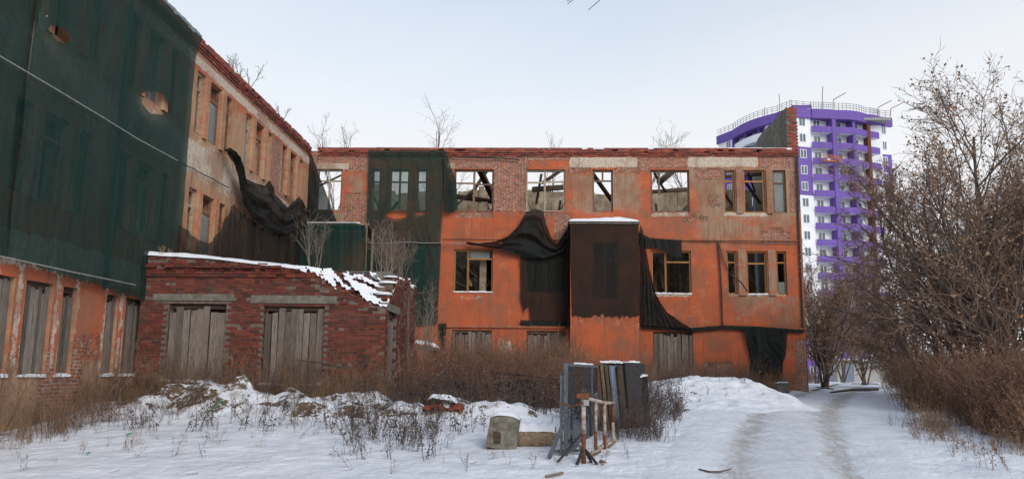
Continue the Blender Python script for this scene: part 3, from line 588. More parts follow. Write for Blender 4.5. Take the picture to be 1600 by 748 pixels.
# snow on the sills
def sill_snow(plane, u0, u1, z, parent=B):
    mb = MB(); n = max(3, int((u1 - u0) / 0.14)); 
    for i in range(n):
        a = u0 + (u1 - u0) * i / n; b = u0 + (u1 - u0) * (i + 1) / n
        if 1: wbox(mb, plane, a - .004, b + .004, z - 0.01, z + random.uniform(0.03, 0.07), -0.05, random.uniform(0.05, 0.09), 0, 0.008)
    if mb.v: mb.build('sill_snow', 'snow', parent)
for i in (3, 5, 7): sill_snow(pf, *FW2[i][:2], F2S)
for h in WW1: sill_snow(pw, h[0], h[1], h[2])
# planks nailed over the ground-floor windows
def boarded(plane, u0, u1, z0, z1, n, off, parent, head=True, nm='boarded_window'):
    mb = MB()
    wbox(mb, plane, u0 + 0.005, u1 - 0.005, z1 - 0.13, z1 - 0.005, off - 0.08, off - 0.01, 0, 0.006); wbox(mb, plane, u0 + 0.005, u1 - 0.005, z0 + 0.01, z0 + 0.10, off - 0.08, off - 0.01, 0, 0.006)
    for e in (u0 + 0.005, u1 - 0.075): wbox(mb, plane, e, e + 0.07, z0 + 0.1, z1 - 0.14, off - 0.08, off - 0.01)
    o = mb.build(nm, 'dark_timber', parent); w_ = (u1 - u0 - 0.02) / n; u = u0 + 0.01
    bk = MB(); wbox(bk, plane, u0, u1, z0, z1, off - 0.4, off - 0.35); bk.build('backing', 'dark_timber', o)
    for i in range(n):
        ww = w_ * random.uniform(0.8, 1.12); ww = min(ww, u1 - 0.01 - u)
        if i == n - 1: ww = u1 - 0.01 - u
        if ww < 0.03: break
        zt_ = z1 - random.uniform(0.04, 0.24); zb_ = z0 + random.uniform(0.01, 0.07); k1, k2 = random.uniform(-.018, .018), random.uniform(-.018, .018); oo = off + random.uniform(-0.008, 0.014); g_ = random.uniform(0.004, 0.028)
        P = lambda a, b, c: pt(plane, a, b, c)
        MB().hexa([P(u + g_ + k1, zb_, oo), P(u + ww + k1, zb_, oo), P(u + ww + k1, zb_, oo + 0.028), P(u + g_ + k1, zb_, oo + 0.028),
                   P(u + g_ + k2, zt_, oo), P(u + ww + k2, zt_ + random.uniform(-.03, .03), oo), P(u + ww + k2, zt_, oo + 0.028), P(u + g_ + k2, zt_, oo + 0.028)]).build('plank', 'plank', o)
        u += ww
    return o
for h in FW1[:3]: boarded(pf, h[0], h[1], h[2], h[3], 11, -0.05, B)
for h in WW1: boarded(pw, h[0], h[1], h[2], h[3], 7 if h[1] - h[0] > .7 else 4, -0.08, B)
# the bay in the middle of the facade
BZ = onY(945, 350, D - 1.0).z
pb = lambda u, z, off: np.stack([u, D - 1.0 - off + 0 * u, z + 0 * u], -1)
BW = (onY(926, 420, D - 1).x, onY(965, 420, D - 1).x, onY(945, 466, D - 1).z, onY(945, 379, D - 1).z)
bz0 = 0.5
us = np.arange(BAYU[0], BAYU[1] + 0.05, 0.1); us[-1] = BAYU[1]
def mask_b(u, z):
    n = fbm(u * 1.2, z * 1.2, 97) - 0.5; o = 0 * u
    return dict(brick=np.where(z < 2.0, 0.5, 0.12) + 0.5 * n, grey=0.12 + 0.5 * n, white=np.clip(0.36 - np.abs(z - 4.0) * 0.22, 0, 1), dirt=0.5 * np.clip(2.0 - z, 0, 1))
bay = wall_sheet('bay_wall', 'facade_wall', pb, BAYU[0], BAYU[1], bz0, BZ, [BW], 0.085, mask_b, 0.3)
mb = MB(); 
for e in (BAYU[0] + 0.01, BAYU[1] - 0.31): mb.box(e, e + 0.3, D - 0.72, D - 0.045, bz0, BZ - 0.01)
npmesh('bay_side', np.array(mb.v), mb.f, 'facade_wall', bay, dict(brick=np.full(16, .2), grey=np.full(16, .3), white=np.zeros(16), dirt=np.full(16, .2)))
MB().box(BAYU[0] - 0.06, BAYU[1] + 0.06, D - 1.1, D - 0.05, BZ, BZ + 0.10, 0, 0.01).build('bay_roof', 'concrete', bay)
window(pb, *BW, 'brown_frame', [(.5, 0, 1)], [(.7, 0, 1)], off=-0.12, parent=bay)
def snow_pad(name, x0, x1, y0, y1, zf, h, parent, n=24, m=8, dome=1.0):
    xs_ = np.linspace(x0, x1, n); ys_ = np.linspace(y0, y1, m); X_, Y_ = np.meshgrid(xs_, ys_); x_ = X_.ravel(); y_ = Y_.ravel()
    tx = np.minimum((x_ - x0), (x1 - x_)); ty = np.minimum(y_ - y0, y1 - y_); ed = sstep(0, 0.16, np.minimum(tx, ty)); base = zf(x_, y_)
    z_ = base + h * ed * (0.5 + fbm(x_ * 1.4, y_ * 1.4, 101)) * (1 + dome * sstep(0, 1, tx / ((x1 - x0) / 2)))
    k_ = len(x_); V = np.concatenate([np.stack([x_, y_, z_ + 0.012], 1), np.stack([x_, y_, base], 1)]); Fq = gridf(m, n)
    bd = [i for i in range(n)] + [i * n + n - 1 for i in range(1, m)] + [(m - 1) * n + i for i in range(n - 2, -1, -1)] + [i * n for i in range(m - 2, 0, -1)]
    sf = [(b_ + k_, bd[(i + 1) % len(bd)] + k_, bd[(i + 1) % len(bd)], b_) for i, b_ in enumerate(bd)]
    return npmesh(name, V, np.concatenate([Fq, np.array(sf)]), 'snow', parent, None, True)
snow_pad('snow_cap', BAYU[0] - 0.1, BAYU[1] + 0.1, D - 1.16, D - 0.05, lambda a, b: BZ + 0.095 + 0 * a, 0.10, bay)
mb = MB()
for i in range(46):
    u = random.uniform(WX, XR - 0.5); l = random.uniform(0.3, 1.4); wbox(mb, pf, u, min(u + l, XR), ZR + 0.10, ZR + 0.165 + random.uniform(0, .03), -0.36, 0.06, 0, 0.01)
tag(mb.build('cornice_snow', 'snow', B), kind='stuff')
# ------------------------------------------------------------------ brick outbuilding
AX0 = WX + 0.06; AX1 = onY(600, 560, AY).x
AYB = onX(649, 470, AX1).y
AB = empty('brick_outbuilding', ((AX0 + AX1) / 2, AY, gz(-7, AY)), 'low crumbling red brick outbuilding with boarded openings and snow on top', 'outbuilding')
pa = lambda u, z, off: np.stack([u, AY - off + 0 * u, z + 0 * u], -1)       # front
ps = lambda u, z, off: np.stack([AX1 + off + 0 * u, u, z + 0 * u], -1)      # right side
tp_ = [onY(a, b, AY) for a, b in ((222, 396), (330, 402), (465, 418), (495, 430), (520, 448), (560, 462), (597, 478))]
tx_, tz_ = [p.x for p in tp_], [p.z for p in tp_]
def atop(u): return float(np.interp(u, tx_, tz_))
def stop(yv): return float(np.interp(yv, [AY, AY + 0.5, AY + 1.2, AY + 2.0, AYB], [3.55, 3.85, 4.2, 4.42, 4.40])) + 0.08 * math.sin(yv * 3.1)
op = [(onY(a, 540, AY).x, onY(b, 540, AY).x, onY(300, c, AY).z, onY(300, d, AY).z) for a, b, c, d in ((259, 350, 596, 474), (409, 505, 599, 476))]
so_ = (onX(605, 545, AX1).y, onX(618, 545, AX1).y, 1.35, onX(611, 487, AX1).z)
BZ0 = 0.35
def core(plane, u0, u1, top, holes, thick, nm):
    mb = MB(); us = sorted(set(list(np.arange(u0, u1, 0.26)) + [u1] + [e for h in holes for e in h[:2]]))
    for a, b in zip(us[:-1], us[1:]):
        if b - a < 1e-3: continue
        c_ = (a + b) / 2; t_ = top(c_) - 0.05; h = [q for q in holes if q[0] < c_ < q[1]]
        if h: wbox(mb, plane, a, b, BZ0, h[0][2], -thick, 0); (t_ > h[0][3] + 0.02) and wbox(mb, plane, a, b, h[0][3], t_, -thick, 0)
        else: wbox(mb, plane, a, b, BZ0, t_, -thick, 0)
    return mb.build(nm, 'mortar', AB)
core(pa, AX0, AX1 - 0.003, atop, op, 0.38, 'front_wall'); core(ps, AY + 0.39, AYB, stop, [so_], 0.38, 'side_wall')
MB().box(AX0, AX1 - 0.4, AYB - 0.35, AYB, BZ0, 4.3).build('back_wall', 'mortar', AB)
lint = [(onY(240, 464, AY).x, onY(366, 464, AY).x, onY(300, 469, AY).z, onY(300, 459, AY).z), (onY(392, 466, AY).x, onY(526, 466, AY).x, onY(460, 474, AY).z, onY(460, 462, AY).z)]
sl_ = (so_[0] - 0.3, so_[1] + 0.45, so_[3] + 0.005, so_[3] + 0.2)
bricks = []
def courses(plane, u0, u1, top, holes, u_first):
    r_ = 0; z = BZ0
    dz0, dz1 = onY(400, 433, AY).z, onY(400, 424, AY).z
    while z < 5.2:
        hd = (r_ % 4 == 3); L_ = 0.125 if hd else 0.25; u = u0 + (0.065 if hd else (0.125 if r_ % 2 else 0.0)) - 0.125
        while u < u1:
            a, b = max(u, u0), min(u + L_, u1); u += L_ + 0.011
            if b - a < 0.05: continue
            c_ = (a + b) / 2
            if z + 0.066 > top(c_) + random.uniform(-0.05, 0.06): continue
            if any(h[0] - 0.01 < c_ < h[1] + 0.01 and h[2] - 0.04 < z + 0.03 < h[3] + 0.01 for h in holes): continue
            crumb = top(c_) - z; o_ = random.uniform(0.004, 0.016) + (0.05 if dz0 < z < dz1 + 0.16 and plane is pa else 0) + (0.09 if dz1 + 0.01 < z < dz1 + 0.09 and plane is pa else 0)
            if crumb < 0.35: o_ += random.uniform(-0.05, 0.04)
            if random.random() < 0.035: o_ = -0.02
            bricks.append((plane, a, b, z + random.uniform(-.003, .003), o_, random.uniform(-.02, .02) * (3 if crumb < 0.3 else 1)))
        z += 0.077; r_ += 1
courses(pa, AX0, AX1 + 0.006, atop, op + lint, 0); courses(ps, AY + 0.02, AYB, stop, [so_, sl_], 0)
unit = bpy.data.meshes.new('brick_unit'); ub = MB().box(-.5, .5, -.5, .5, 0, 1)
unit.from_pydata(ub.v, [], ub.f); unit.materials.append(M['brick'])
fb = sorted([b for b in bricks if b[0] is pa and b[3] > 1.2], key=lambda b: -(b[1] + 0.6 * b[3])); single = set(id(b) for b in fb[:300])
rest = MB()
for b in bricks:
    plane, a, c_, z, o_, rt = b
    if id(b) in single:
        q = pt(plane, (a + c_) / 2, z, o_ - 0.06); o = link('brick', unit, q, AB); o.scale = (c_ - a, 0.12, 0.066); o.rotation_euler = (random.uniform(-.02, .02), rt * 0.6, rt)
    else: wbox(rest, plane, a, c_, z, z + 0.066, o_ - 0.12, o_, 0, 0.004)
tag(rest.build('brickwork', 'brick', AB), kind='stuff')
for h in lint: 
    mb = MB(); wbox(mb, pa, h[0], h[1], h[2], h[3], -0.2, 0.03, 0, 0.008); mb.build('lintel', 'concrete', AB)
mb = MB(); wbox(mb, ps, sl_[0], sl_[1], sl_[2], sl_[3], -0.2, 0.03, 0, 0.008); mb.build('lintel', 'concrete', AB)
boarded(pa, *op[0], 8, -0.10, AB, nm='boarded_opening'); boarded(pa, *op[1], 9, -0.10, AB, nm='boarded_opening'); boarded(ps, *so_, 4, -0.10, AB, nm='boarded_opening')
for h in op: sill_snow(pa, h[0], h[1], h[2], AB)
MB().box(AX0, AX1 - 0.25, AY + 1.3, AYB + 0.1, 4.2, 4.36, 0, 0.02).build('roof_slab', 'concrete', AB)
MB().box(AX0 + 2.5, AX1 - 0.15, AY + 1.5, AY + 3.2, 4.365, 4.48, 0, 0.03).build('roof_slab', 'concrete', AB)
snow_pad('roof_snow', AX0, AX1 - 0.3, AY + 1.6, AYB, lambda a, b: 4.37 + 0 * a, 0.10, AB, 40, 30, 0.1)
mb = MB()                                                        # snow lying on the broken wall top, brick by brick
def snowlump(x0, x1, y0, y1, z0, h):
    c_ = ((x0 + x1) / 2, (y0 + y1) / 2); pts = []
    for (f_, zz) in ((1.0, 0.0), (0.96, h * 0.6), (0.62, h)):
        for k_ in range(8):
            a = 6.2832 * k_ / 8 + 0.4; r_ = f_ * random.uniform(0.72, 1.2); ca, sa = math.cos(a), math.sin(a); m_ = max(abs(ca), abs(sa)) ** 0.75
            pts.append((c_[0] + (x1 - x0) / 2 * r_ * ca / m_, c_[1] + (y1 - y0) / 2 * r_ * sa / m_, z0 + zz))
    n = len(mb.v); mb.v += pts
    for l in range(2):
        for k_ in range(8): mb.f.append((n + l * 8 + k_, n + l * 8 + (k_ + 1) % 8, n + l * 8 + 8 + (k_ + 1) % 8, n + l * 8 + 8 + k_)); mb.m.append(0)
    mb.f.append(tuple(n + 16 + k_ for k_ in range(8))); mb.m.append(0)
us = np.linspace(AX0, tx_[2] + .25, 60); ds = np.linspace(-.05, .40, 8); U_, D_ = np.meshgrid(us, ds); u_ = U_.ravel(); d_ = D_.ravel()
ed = np.minimum(1, np.minimum((d_ + .05), (.40 - d_)) / .07) ** .5; z_ = np.interp(u_, tx_, tz_) - .03 + ed * (.035 + .11 * fbm(u_ * 1.6, d_ * 3, 171)) - .02 * (d_ < -.04) * fbm(u_ * 5, d_, 173)
npmesh('wall_top_snow', np.stack([u_, AY + d_ - .03 * fbm(u_ * 3, d_ * 0, 175) * (d_ < 0), z_], 1), gridf(8, 60), 'snow', AB, None, True)
us = np.linspace(tx_[2] - .15, AX1 + .03, 230); ds = np.linspace(-.04, 1.6, 150); U_, D_ = np.meshgrid(us, ds); u_ = U_.ravel(); d_ = D_.ravel()
z_ = np.minimum(4.42, np.interp(u_, tx_, tz_) + d_ * .55); z_ = z_ - .035 + .09 * fbm(u_ * 3, d_ * 3, 179) + .04 * np.sin(z_ / .077 * 6.283) * fbm(u_ * 2, d_ * 2, 177)
k_ = fbm(u_ * 3.0, d_ * 5.0 + u_ * .8, 181, 6) + .16 * (d_ > 1.2) + .14 * np.exp(-((d_ - .25 - .2 * np.sin(u_ * 2)) / .22) ** 2); Fq = gridf(150, 230); Fq = Fq[k_[Fq].mean(1) > .555]
tag(npmesh('drift_snow', np.stack([u_, AY + d_, z_], 1), Fq, 'snow', AB, None, True), kind='stuff')
yv = AY + 0.3
while yv < AYB:
    l = random.uniform(0.2, 0.5)
    if random.random() < .7: snowlump(AX1 - 0.38, AX1 + 0.05, yv, yv + l, stop(yv + l / 2) - 0.03, random.uniform(.04, .08))
    yv += l
tag(mb.build('side_wall_snow', 'snow', AB, True), kind='stuff')
mb = MB()                                                        # broken brick steps behind the snow
for i in range(230):
    u = random.uniform(tx_[2] - 0.4, AX1 - 0.05); d_ = random.uniform(0.05, 1.6); z_ = min(4.42, atop(u) + d_ * 0.55) - random.uniform(0.05, 0.22); mb.box(u - .12, u + .12, AY + d_ - .06, AY + d_ + .1, z_ - 0.12, z_, 0, 0.02)
tag(mb.build('broken_bricks', 'brick', AB), kind='stuff')
mb = MB(); us = np.linspace(tx_[2] - 0.4, AX1 - 0.2, 14)
for a, b in zip(us[:-1], us[1:]): mb.hexa([(a, AY + .3, 2.0), (b, AY + .3, 2.0), (b, AY + 1.75, 2.0), (a, AY + 1.75, 2.0), (a, AY + .3, atop(a) - .1), (b, AY + .3, atop(b) - .1), (b, AY + 1.75, min(4.4, atop(b) + .72)), (a, AY + 1.75, min(4.4, atop(a) + .72))])
mb.build('wall_rubble_core', 'mortar', AB)
# ------------------------------------------------------------------ netting
def resample(P, n):
    P = np.array(P, float); s = np.concatenate([[0], np.cumsum(np.hypot(*np.diff(P, axis=0).T))]); t_ = np.linspace(0, s[-1], n); return np.stack([np.interp(t_, s, P[:, 0]), np.interp(t_, s, P[:, 1])], 1)
def uvF(lst, Yp=None): return [(onY(a, b, Yp or D).x, onY(a, b, Yp or D).z) for a, b in lst]
def uvW(lst): return [(onX(a, b, WX).y, onX(a, b, WX).z) for a, b in lst]
def net(name, mat, plane, top, bot, off, amp, seed, label, nu=80, nv=60, fu=5.0, fv=0.0, holes=(), rag=0.0, offs=None, sag=0.0, taper=0.0, group=None, threads=0):
    T = resample(top, nu); Bm = resample(bot, nu); r_ = np.random.default_rng(seed)
    Bm[:, 1] += rag * (fbm(np.arange(nu) * 0.5, np.zeros(nu), seed) - 0.5) * 2
    v = np.linspace(0, 1, nv)[:, None]; s = np.linspace(0, 1, nu)[None, :]
    u_ = Bm[None, :, 0] * (1 - v) + T[None, :, 0] * v; z_ = Bm[None, :, 1] * (1 - v) + T[None, :, 1] * v
    wlen = np.ptp(T[:, 0]) + np.ptp(T[:, 1]) * 0.5 + 0.3; wz = fbm(u_ * 0.6, z_ * 0.6, seed + 3)
    ph = s * wlen * fu * 0.45 + 1.3 * wz + 0.4 * v
    fold = 0.5 * np.sin(6.2832 * ph) + 0.3 * np.sin(6.2832 * (ph * 2.3 + 0.3)) + 1.4 * (fbm(u_ * 1.5, z_ * 0.7, seed + 5) - 0.5)
    crump = 0.9 * (fbm(u_ * 4.5, z_ * 4.5, seed + 7) - 0.5) + 0.5 * np.abs(fbm(u_ * 8, z_ * 6, seed + 9) - 0.5)
    if 'black' in mat: fold = fold + crump
    if fv: fold = fold * 0.35 + 0.9 * np.sin(6.2832 * (fv * v + 1.2 * wz + 0.6 * s)) + 0.5 * np.sin(6.2832 * (2.1 * fv * v + 1.5 * s))
    edge = 1 - taper * np.abs(2 * v - 1)
    o_ = off + amp * fold * edge + sag * 4 * v * (1 - v)
    if offs is not None: o_ = o_ + offs(s, v)
    V = plane(u_.ravel(), z_.ravel(), o_.ravel()); Fq = gridf(nv, nu)
    if holes:
        px, py = project(V); cx_ = px[Fq].mean(1); cy_ = py[Fq].mean(1); keep = np.ones(len(Fq), bool)
        for (hx_, hy_, ra, rb, an) in holes:
            ca, sa = math.cos(an), math.sin(an); dx = cx_ - hx_; dy = cy_ - hy_; a_ = (dx * ca + dy * sa) / ra; b_ = (-dx * sa + dy * ca) / rb
            keep &= (np.abs(a_) ** 1.6 + np.abs(b_) ** 1.6) > 1
        Fq = Fq[keep]
    o = npmesh(name, V, Fq, mat, None, None, True)
    if threads:
        tb = MB(); E = V[:nu]
        for q_ in r_.integers(1, nu - 2, threads):
            a_ = Vector(E[q_]); l_ = float(r_.uniform(.06, .42)); w_ = (Vector(E[q_ + 1]) - a_) * float(r_.uniform(.1, .5)); e_ = Vector((float(r_.normal(0, .05)), float(r_.normal(0, .03)), -l_)); tb.poly([a_ + Vector((0, 0, .03)), a_ + w_ + Vector((0, 0, .03)), a_ + w_ * .6 + e_ * .6, a_ + e_])
        tag(tb.build('torn_threads', mat, o), kind='stuff')
    return tag(o, label, 'netting', group or 'nets on the ruined building')
zt_n = ZR + 0.02
cb = lambda s, v: 0.16 * sstep(0.9, 1.0, v)
bw = uvW([(-120, 380), (0, 405), (30, 412), (100, 438), (150, 450), (215, 459), (240, 462)])
def bwz(y): return float(np.interp(y, [p[0] for p in bw], [p[1] for p in bw]))
s1, s2, s3 = onX(25, 200, WX).y, onX(177, 200, WX).y, onX(290, 180, WX).y
net('green_net', 'green_net', pw, [(9.0, zt_n), (s1, zt_n)], [(9.0, bwz(9)), (s1 - .1, bwz(s1))], 0.17, 0.022, 201, 'dark green netting at the left frame edge, left of the first seam on the wing', 110, 110, 3, offs=cb, rag=.1)
net('green_net', 'green_net', pw, [(s1 - .1, zt_n), (s2, zt_n)], [(s1 - .25, bwz(s1)), (s2 - .05, bwz(s2))], 0.27, 0.024, 202, 'middle dark green netting strip on the left wing with a lens-shaped tear near its top', 150, 150, 3, offs=cb, rag=.1, holes=[(94, 54, 21, 10, 0.62)])
net('green_net', 'green_net', pw, [(s2 - .1, zt_n), (s3, zt_n)], [(s2 - .18, bwz(s2)), (s3 - 0.1, bwz(s3) - 0.3)], 0.18, 0.024, 203, 'dark green netting strip beside the bare wing windows, with one wide tear', 170, 170, 3, offs=cb, rag=.1, holes=[(243, 161, 26, 17, 0.55)])
q = onX(66, 31, WX + 0.24); tag(MB().box(q.x, q.x + 0.012, q.y - 0.09, q.y + 0.12, q.z - 0.20, q.z + 0.13, 0, 0.02).build('foam_scrap', 'white_foam'), 'small white scrap caught on the green netting high on the left wing', 'scrap')
# black drape in the inner corner
net('black_net', 'black_net', pw, uvW([(335, 228), (352, 238), (361, 275), (378, 284), (395, 290), (404, 282), (412, 300), (432, 324), (452, 306), (468, 336)]), uvW([(338, 240), (352, 262), (362, 312), (380, 345), (405, 362), (430, 368), (455, 352), (468, 342)]), 0.42, 0.13, 211, 'black netting bunched in hanging swags on the wing near the inner corner', 130, 44, 2.0, 2.2, taper=.5, threads=10)
net('black_net', 'thin_black_net', pw, uvW([(268, 352), (290, 372), (312, 380), (330, 362), (350, 318), (365, 330), (385, 348), (410, 364), (440, 364), (478, 345)]), uvW([(264, 420), (300, 425), (330, 428), (360, 430), (400, 434), (430, 437), (478, 440)]), 0.28, 0.06, 212, 'thin dark netting hanging below the black swags, behind the brick outbuilding roof', 130, 60, 3)
net('black_net', 'black_net', pf, uvF([(485, 243), (489, 243)]), uvF([(464, 345), (480, 350), (500, 348), (529, 348)]), 0.32, 0.07, 213, 'black netting falling as a narrow triangle from the roof in the inner corner', 50, 60, 6)
# green nets on the facade
net('green_net', 'thin_green_net', pf, uvF([(577, 237), (697, 237)]), uvF([(573, 381), (689, 381)]), 0.16, 0.035, 221, 'see-through green netting hung from the roof over three upper facade windows', 120, 120, 3, holes=[(620, 335, 17, 7, 0.0), (656, 333, 9, 3, 0)], offs=lambda s, v: 0.12 * sstep(0.9, 1.0, v) + 0.10 * np.exp(-((v - .36) / .1) ** 2 - ((s - .35) / .22) ** 2))
net('green_net', 'green_net', pf, uvF([(573, 379), (690, 379)]), uvF([(566, 520), (684, 506)]), 0.14, 0.04, 222, 'dark green netting on the facade below the wire, behind the bare saplings', 100, 80, 3, rag=.05)
net('green_net', 'green_net', pf, uvF([(694, 239), (700, 245), (705, 262), (714, 285)]), uvF([(694, 333), (702, 335), (710, 331), (717, 329)]), 0.30, 0.08, 223, 'loose flap of green netting folded beside the upper facade window', 40, 50, 10)
YP = D - 1.7; pp = lambda u, z, off: np.stack([u, YP - off + 0 * u, z + 0 * u], -1)
net('green_net', 'green_net', pp, uvF([(452, 348), (556, 348), (573, 356)], YP), uvF([(448, 445), (556, 445), (571, 445)], YP), 0.05, 0.03, 224, 'low green netted enclosure in the inner corner behind the brick outbuilding', 90, 60, 3)
SF = empty('scaffold_frame', (onY(500, 400, YP).x, YP + .8, gz(-9, YP)), 'timber frame carrying the low green net in the inner corner', 'frame')
zsf = onY(500, 349, YP).z; xa, xb = onY(455, 400, YP).x, onY(570, 400, YP).x
for xx in (xa, (xa + xb) / 2, xb):
    for yy in (YP + 0.06, D - 0.25): MB().box(xx - .05, xx + .05, yy, yy + .1, 0.6, zsf - 0.06).build('post', 'old_timber', SF)
for yy in (YP + 0.05, D - 0.26): MB().box(xa - .1, xb + .1, yy, yy + .12, zsf - 0.055, zsf + 0.02).build('rail', 'old_timber', SF)
MB().box(xa - .1, xb - .3, YP + .04, YP + 0.5, zsf + 0.02, zsf + 0.07, 0, 0.012).build('snow_strip', 'snow', SF)
MB().box(xa, xb, YP + .18, D - .27, zsf - 0.05, zsf - 0.02).build('deck', 'dark_timber', SF)
# black nets around the bay
net('black_net', 'thin_black_net', pf, uvF([(813, 398), (889, 385)]), uvF([(813, 470), (818, 488), (826, 478), (830, 506), (889, 506)]), 0.15, 0.03, 231, 'flat black netting left of the bay, torn at its lower left corner', 90, 60, 3, rag=.12, threads=22)
net('black_net', 'black_net', pf, uvF([(730, 379), (748, 382), (775, 379), (795, 370), (810, 356), (822, 334), (836, 328), (849, 332), (853, 352), (862, 374), (871, 382), (880, 368), (890, 354)]), uvF([(731, 384), (755, 387), (780, 391), (800, 397), (825, 405), (850, 405), (868, 400), (880, 394), (890, 388)]), 0.36, 0.11, 232, 'black netting pulled sideways in a pointed swag under the upper window', 130, 50, 2, 2.4, taper=.5, threads=14)
bf = lambda u, z, off: np.stack([u, D - 1.0 - off + 0 * u, z + 0 * u], -1)
net('black_net', 'thin_black_net', bf, [(BAYU[0] - .02, BZ), (BAYU[1] + .02, BZ)], uvF([(893, 494), (945, 493), (960, 495), (999, 494)], D - 1), 0.06, 0.012, 233, 'black netting stretched flat over the front of the bay', 90, 90, 2, rag=.12, threads=26)
net('black_net', 'black_net', lambda u, z, off: np.stack([BAYU[0] - 0.06 - off + 0 * u, u, z + 0 * u], -1), [(D - 1.05, BZ), (D - .1, BZ)], [(D - 1.05, 3.6), (D - .1, 3.6)], 0.03, 0.03, 234, 'black netting down the left side of the bay', 20, 60, 4)
net('black_net', 'black_net', pf, uvF([(999, 352), (1004, 362), (1010, 400), (1020, 455), (1040, 488), (1084, 517)]), uvF([(999, 508), (1010, 508), (1030, 510), (1050, 512), (1070, 514), (1082, 520)]), 0.24, 0.08, 235, 'black netting sweeping down from the right side of the bay to the ledge', 80, 60, 4)
net('black_net', 'black_net', pf, uvF([(998, 364), (1015, 372), (1040, 374), (1064, 376)]), uvF([(998, 384), (1015, 388), (1040, 392), (1050, 402), (1064, 402)]), 0.14, 0.05, 236, 'short black netting strip hanging over the window right of the bay', 40, 20, 4, threads=8)
net('black_net', 'black_net', pf, uvF([(1160, 512), (1180, 510), (1228, 513)]), uvF([(1168, 548), (1176, 572), (1190, 580), (1212, 584), (1224, 560), (1227, 545)]), 0.20, 0.05, 237, 'black netting sheet hanging under the ledge near the right corner', 70, 50, 3, threads=16)
net('black_net', 'black_net', pf, uvF([(1000, 508), (1080, 512), (1130, 508), (1180, 510), (1256, 515)]), uvF([(1000, 513), (1080, 519), (1130, 514), (1180, 518), (1256, 520)]), 0.16, 0.025, 238, 'narrow rolled black netting strip along the ledge at the right', 100, 8, 3)
net('black_net', 'black_net', pf, uvF([(686, 505), (698, 505)]), uvF([(690, 540), (696, 548)]), 0.16, 0.03, 239, 'thin black netting scrap hanging below the ledge beside the first boarded window', 14, 20, 4)
net('black_net', 'black_net', pf, uvF([(813, 500), (893, 503)]), uvF([(813, 508), (893, 509)]), 0.17, 0.02, 240, 'black netting edge rolled along the ledge left of the bay', 50, 8, 3)
# ropes, wires and pipe
def line(name, pts, r_, mat, label, cat, sag=0.0):
    P = []
    for a, b in zip(pts[:-1], pts[1:]):
        for i in range(8): f_ = i / 8; P.append(a.lerp(b, f_) - Vector((0, 0, sag * 4 * f_ * (1 - f_))))
    P.append(pts[-1]); return tag(MB().tube(P, r_, 5).build(name, mat), label, cat)
line('rope', [onX(a, b, WX + 0.35) for a, b in ((-90, 30), (0, 88), (80, 135), (160, 183), (215, 217), (278, 251))], 0.015, 'rope', 'pale rope stretched across the green netting at mid height of the wing', 'rope')
line('rope', [onX(a, b, WX + 0.10) for a, b in ((278, 251), (300, 262), (330, 278), (358, 293))], 0.016, 'cable', 'dark wire on the bare wing wall between the netting and the black swags', 'wire', .02)
line('rope', [onX(a, b, WX + 0.34) for a, b in ((-60, 385), (0, 400), (110, 424), (212, 445))], 0.016, 'rope', 'thin rope along the bottom edge of the green netting on the wing', 'rope')
line('wire', [onY(a, b, D - 0.24) for a, b in ((575, 379), (640, 378), (690, 379), (760, 379), (890, 382))], 0.016, 'rope', 'wire across the facade left of the bay', 'wire', .03)
line('wire', [onY(a, b, D - 0.10) for a, b in ((1000, 373), (1062, 376), (1125, 378), (1250, 380))], 0.013, 'cable', 'thin wire across the facade right of the bay', 'wire', .02)
line('cable', [onY(a, b, D - 0.12) for a, b in ((1122, 377), (1124, 400), (1127, 450), (1129, 509))], 0.035, 'cable', 'black cable hanging straight down between window and triple window', 'cable')
line('cable', [onY(a, b, D - 0.12) for a, b in ((1123, 380), (1130, 405), (1140, 428), (1158, 440), (1168, 455))], 0.022, 'cable', 'black cable drooping across to the second-floor triple window', 'cable')
line('drainpipe', [onY(a, b, D - 0.10) for a, b in ((1244.5, 245), (1247, 330), (1251, 430), (1254.5, 512))], 0.045, 'cable', 'dark drainpipe at the right end of the facade', 'drainpipe')
line('cable', [onY(a, b, D - 0.16) for a, b in ((698, 244), (740, 246), (800, 248), (812, 250))], 0.03, 'cable', 'dark cable under the roof edge beside the green netting', 'cable')
# ------------------------------------------------------------------ purple apartment tower
def v2(p): return Vector((p.x, p.y))
TC, TR_, TL = v2(onY(1246, 400, 143)), v2(onY(1403, 400, 149)), v2(onY(1128, 400, 161))
TG = gz(50, 140) - 0.3; NF, FH = 16, 2.93; TT = TG + NF * FH
PT = empty('apartment_tower', (TC.x + 6, TC.y + 8, TG), 'tall purple and white apartment block with curved balconies, beyond the ruin', 'building')
def frame_of(a, b):
    d = b - a; L_ = d.length; d = d / L_; n = Vector((d.y, -d.x)); n = n if n.y < 0 else -n
    return (lambda s, o, z: Vector((a.x + d.x * s + n.x * o, a.y + d.y * s + n.y * o, z))), L_
PR, LR = frame_of(TC, TR_); PL, LL = frame_of(TC, TL)
def slab(mb, P, prof, z0, z1, mi=0):                             # prof: (s, inner, outer) along the face
    for a, b in zip(prof[:-1], prof[1:]): mb.hexa([P(a[0], a[1], z0), P(b[0], b[1], z0), P(b[0], b[2], z0), P(a[0], a[2], z0), P(a[0], a[1], z1), P(b[0], b[1], z1), P(b[0], b[2], z1), P(a[0], a[2], z1)], mi)
def curve(s0, s1, o0, o1, bulge, n=8): return [(s0 + (s1 - s0) * i / n, o0 + (o1 - o0) * i / n + bulge * math.sin(math.pi * i / n)) for i in range(n + 1)]
sx_ = lambda px: (px - 1246) / 157 * LR
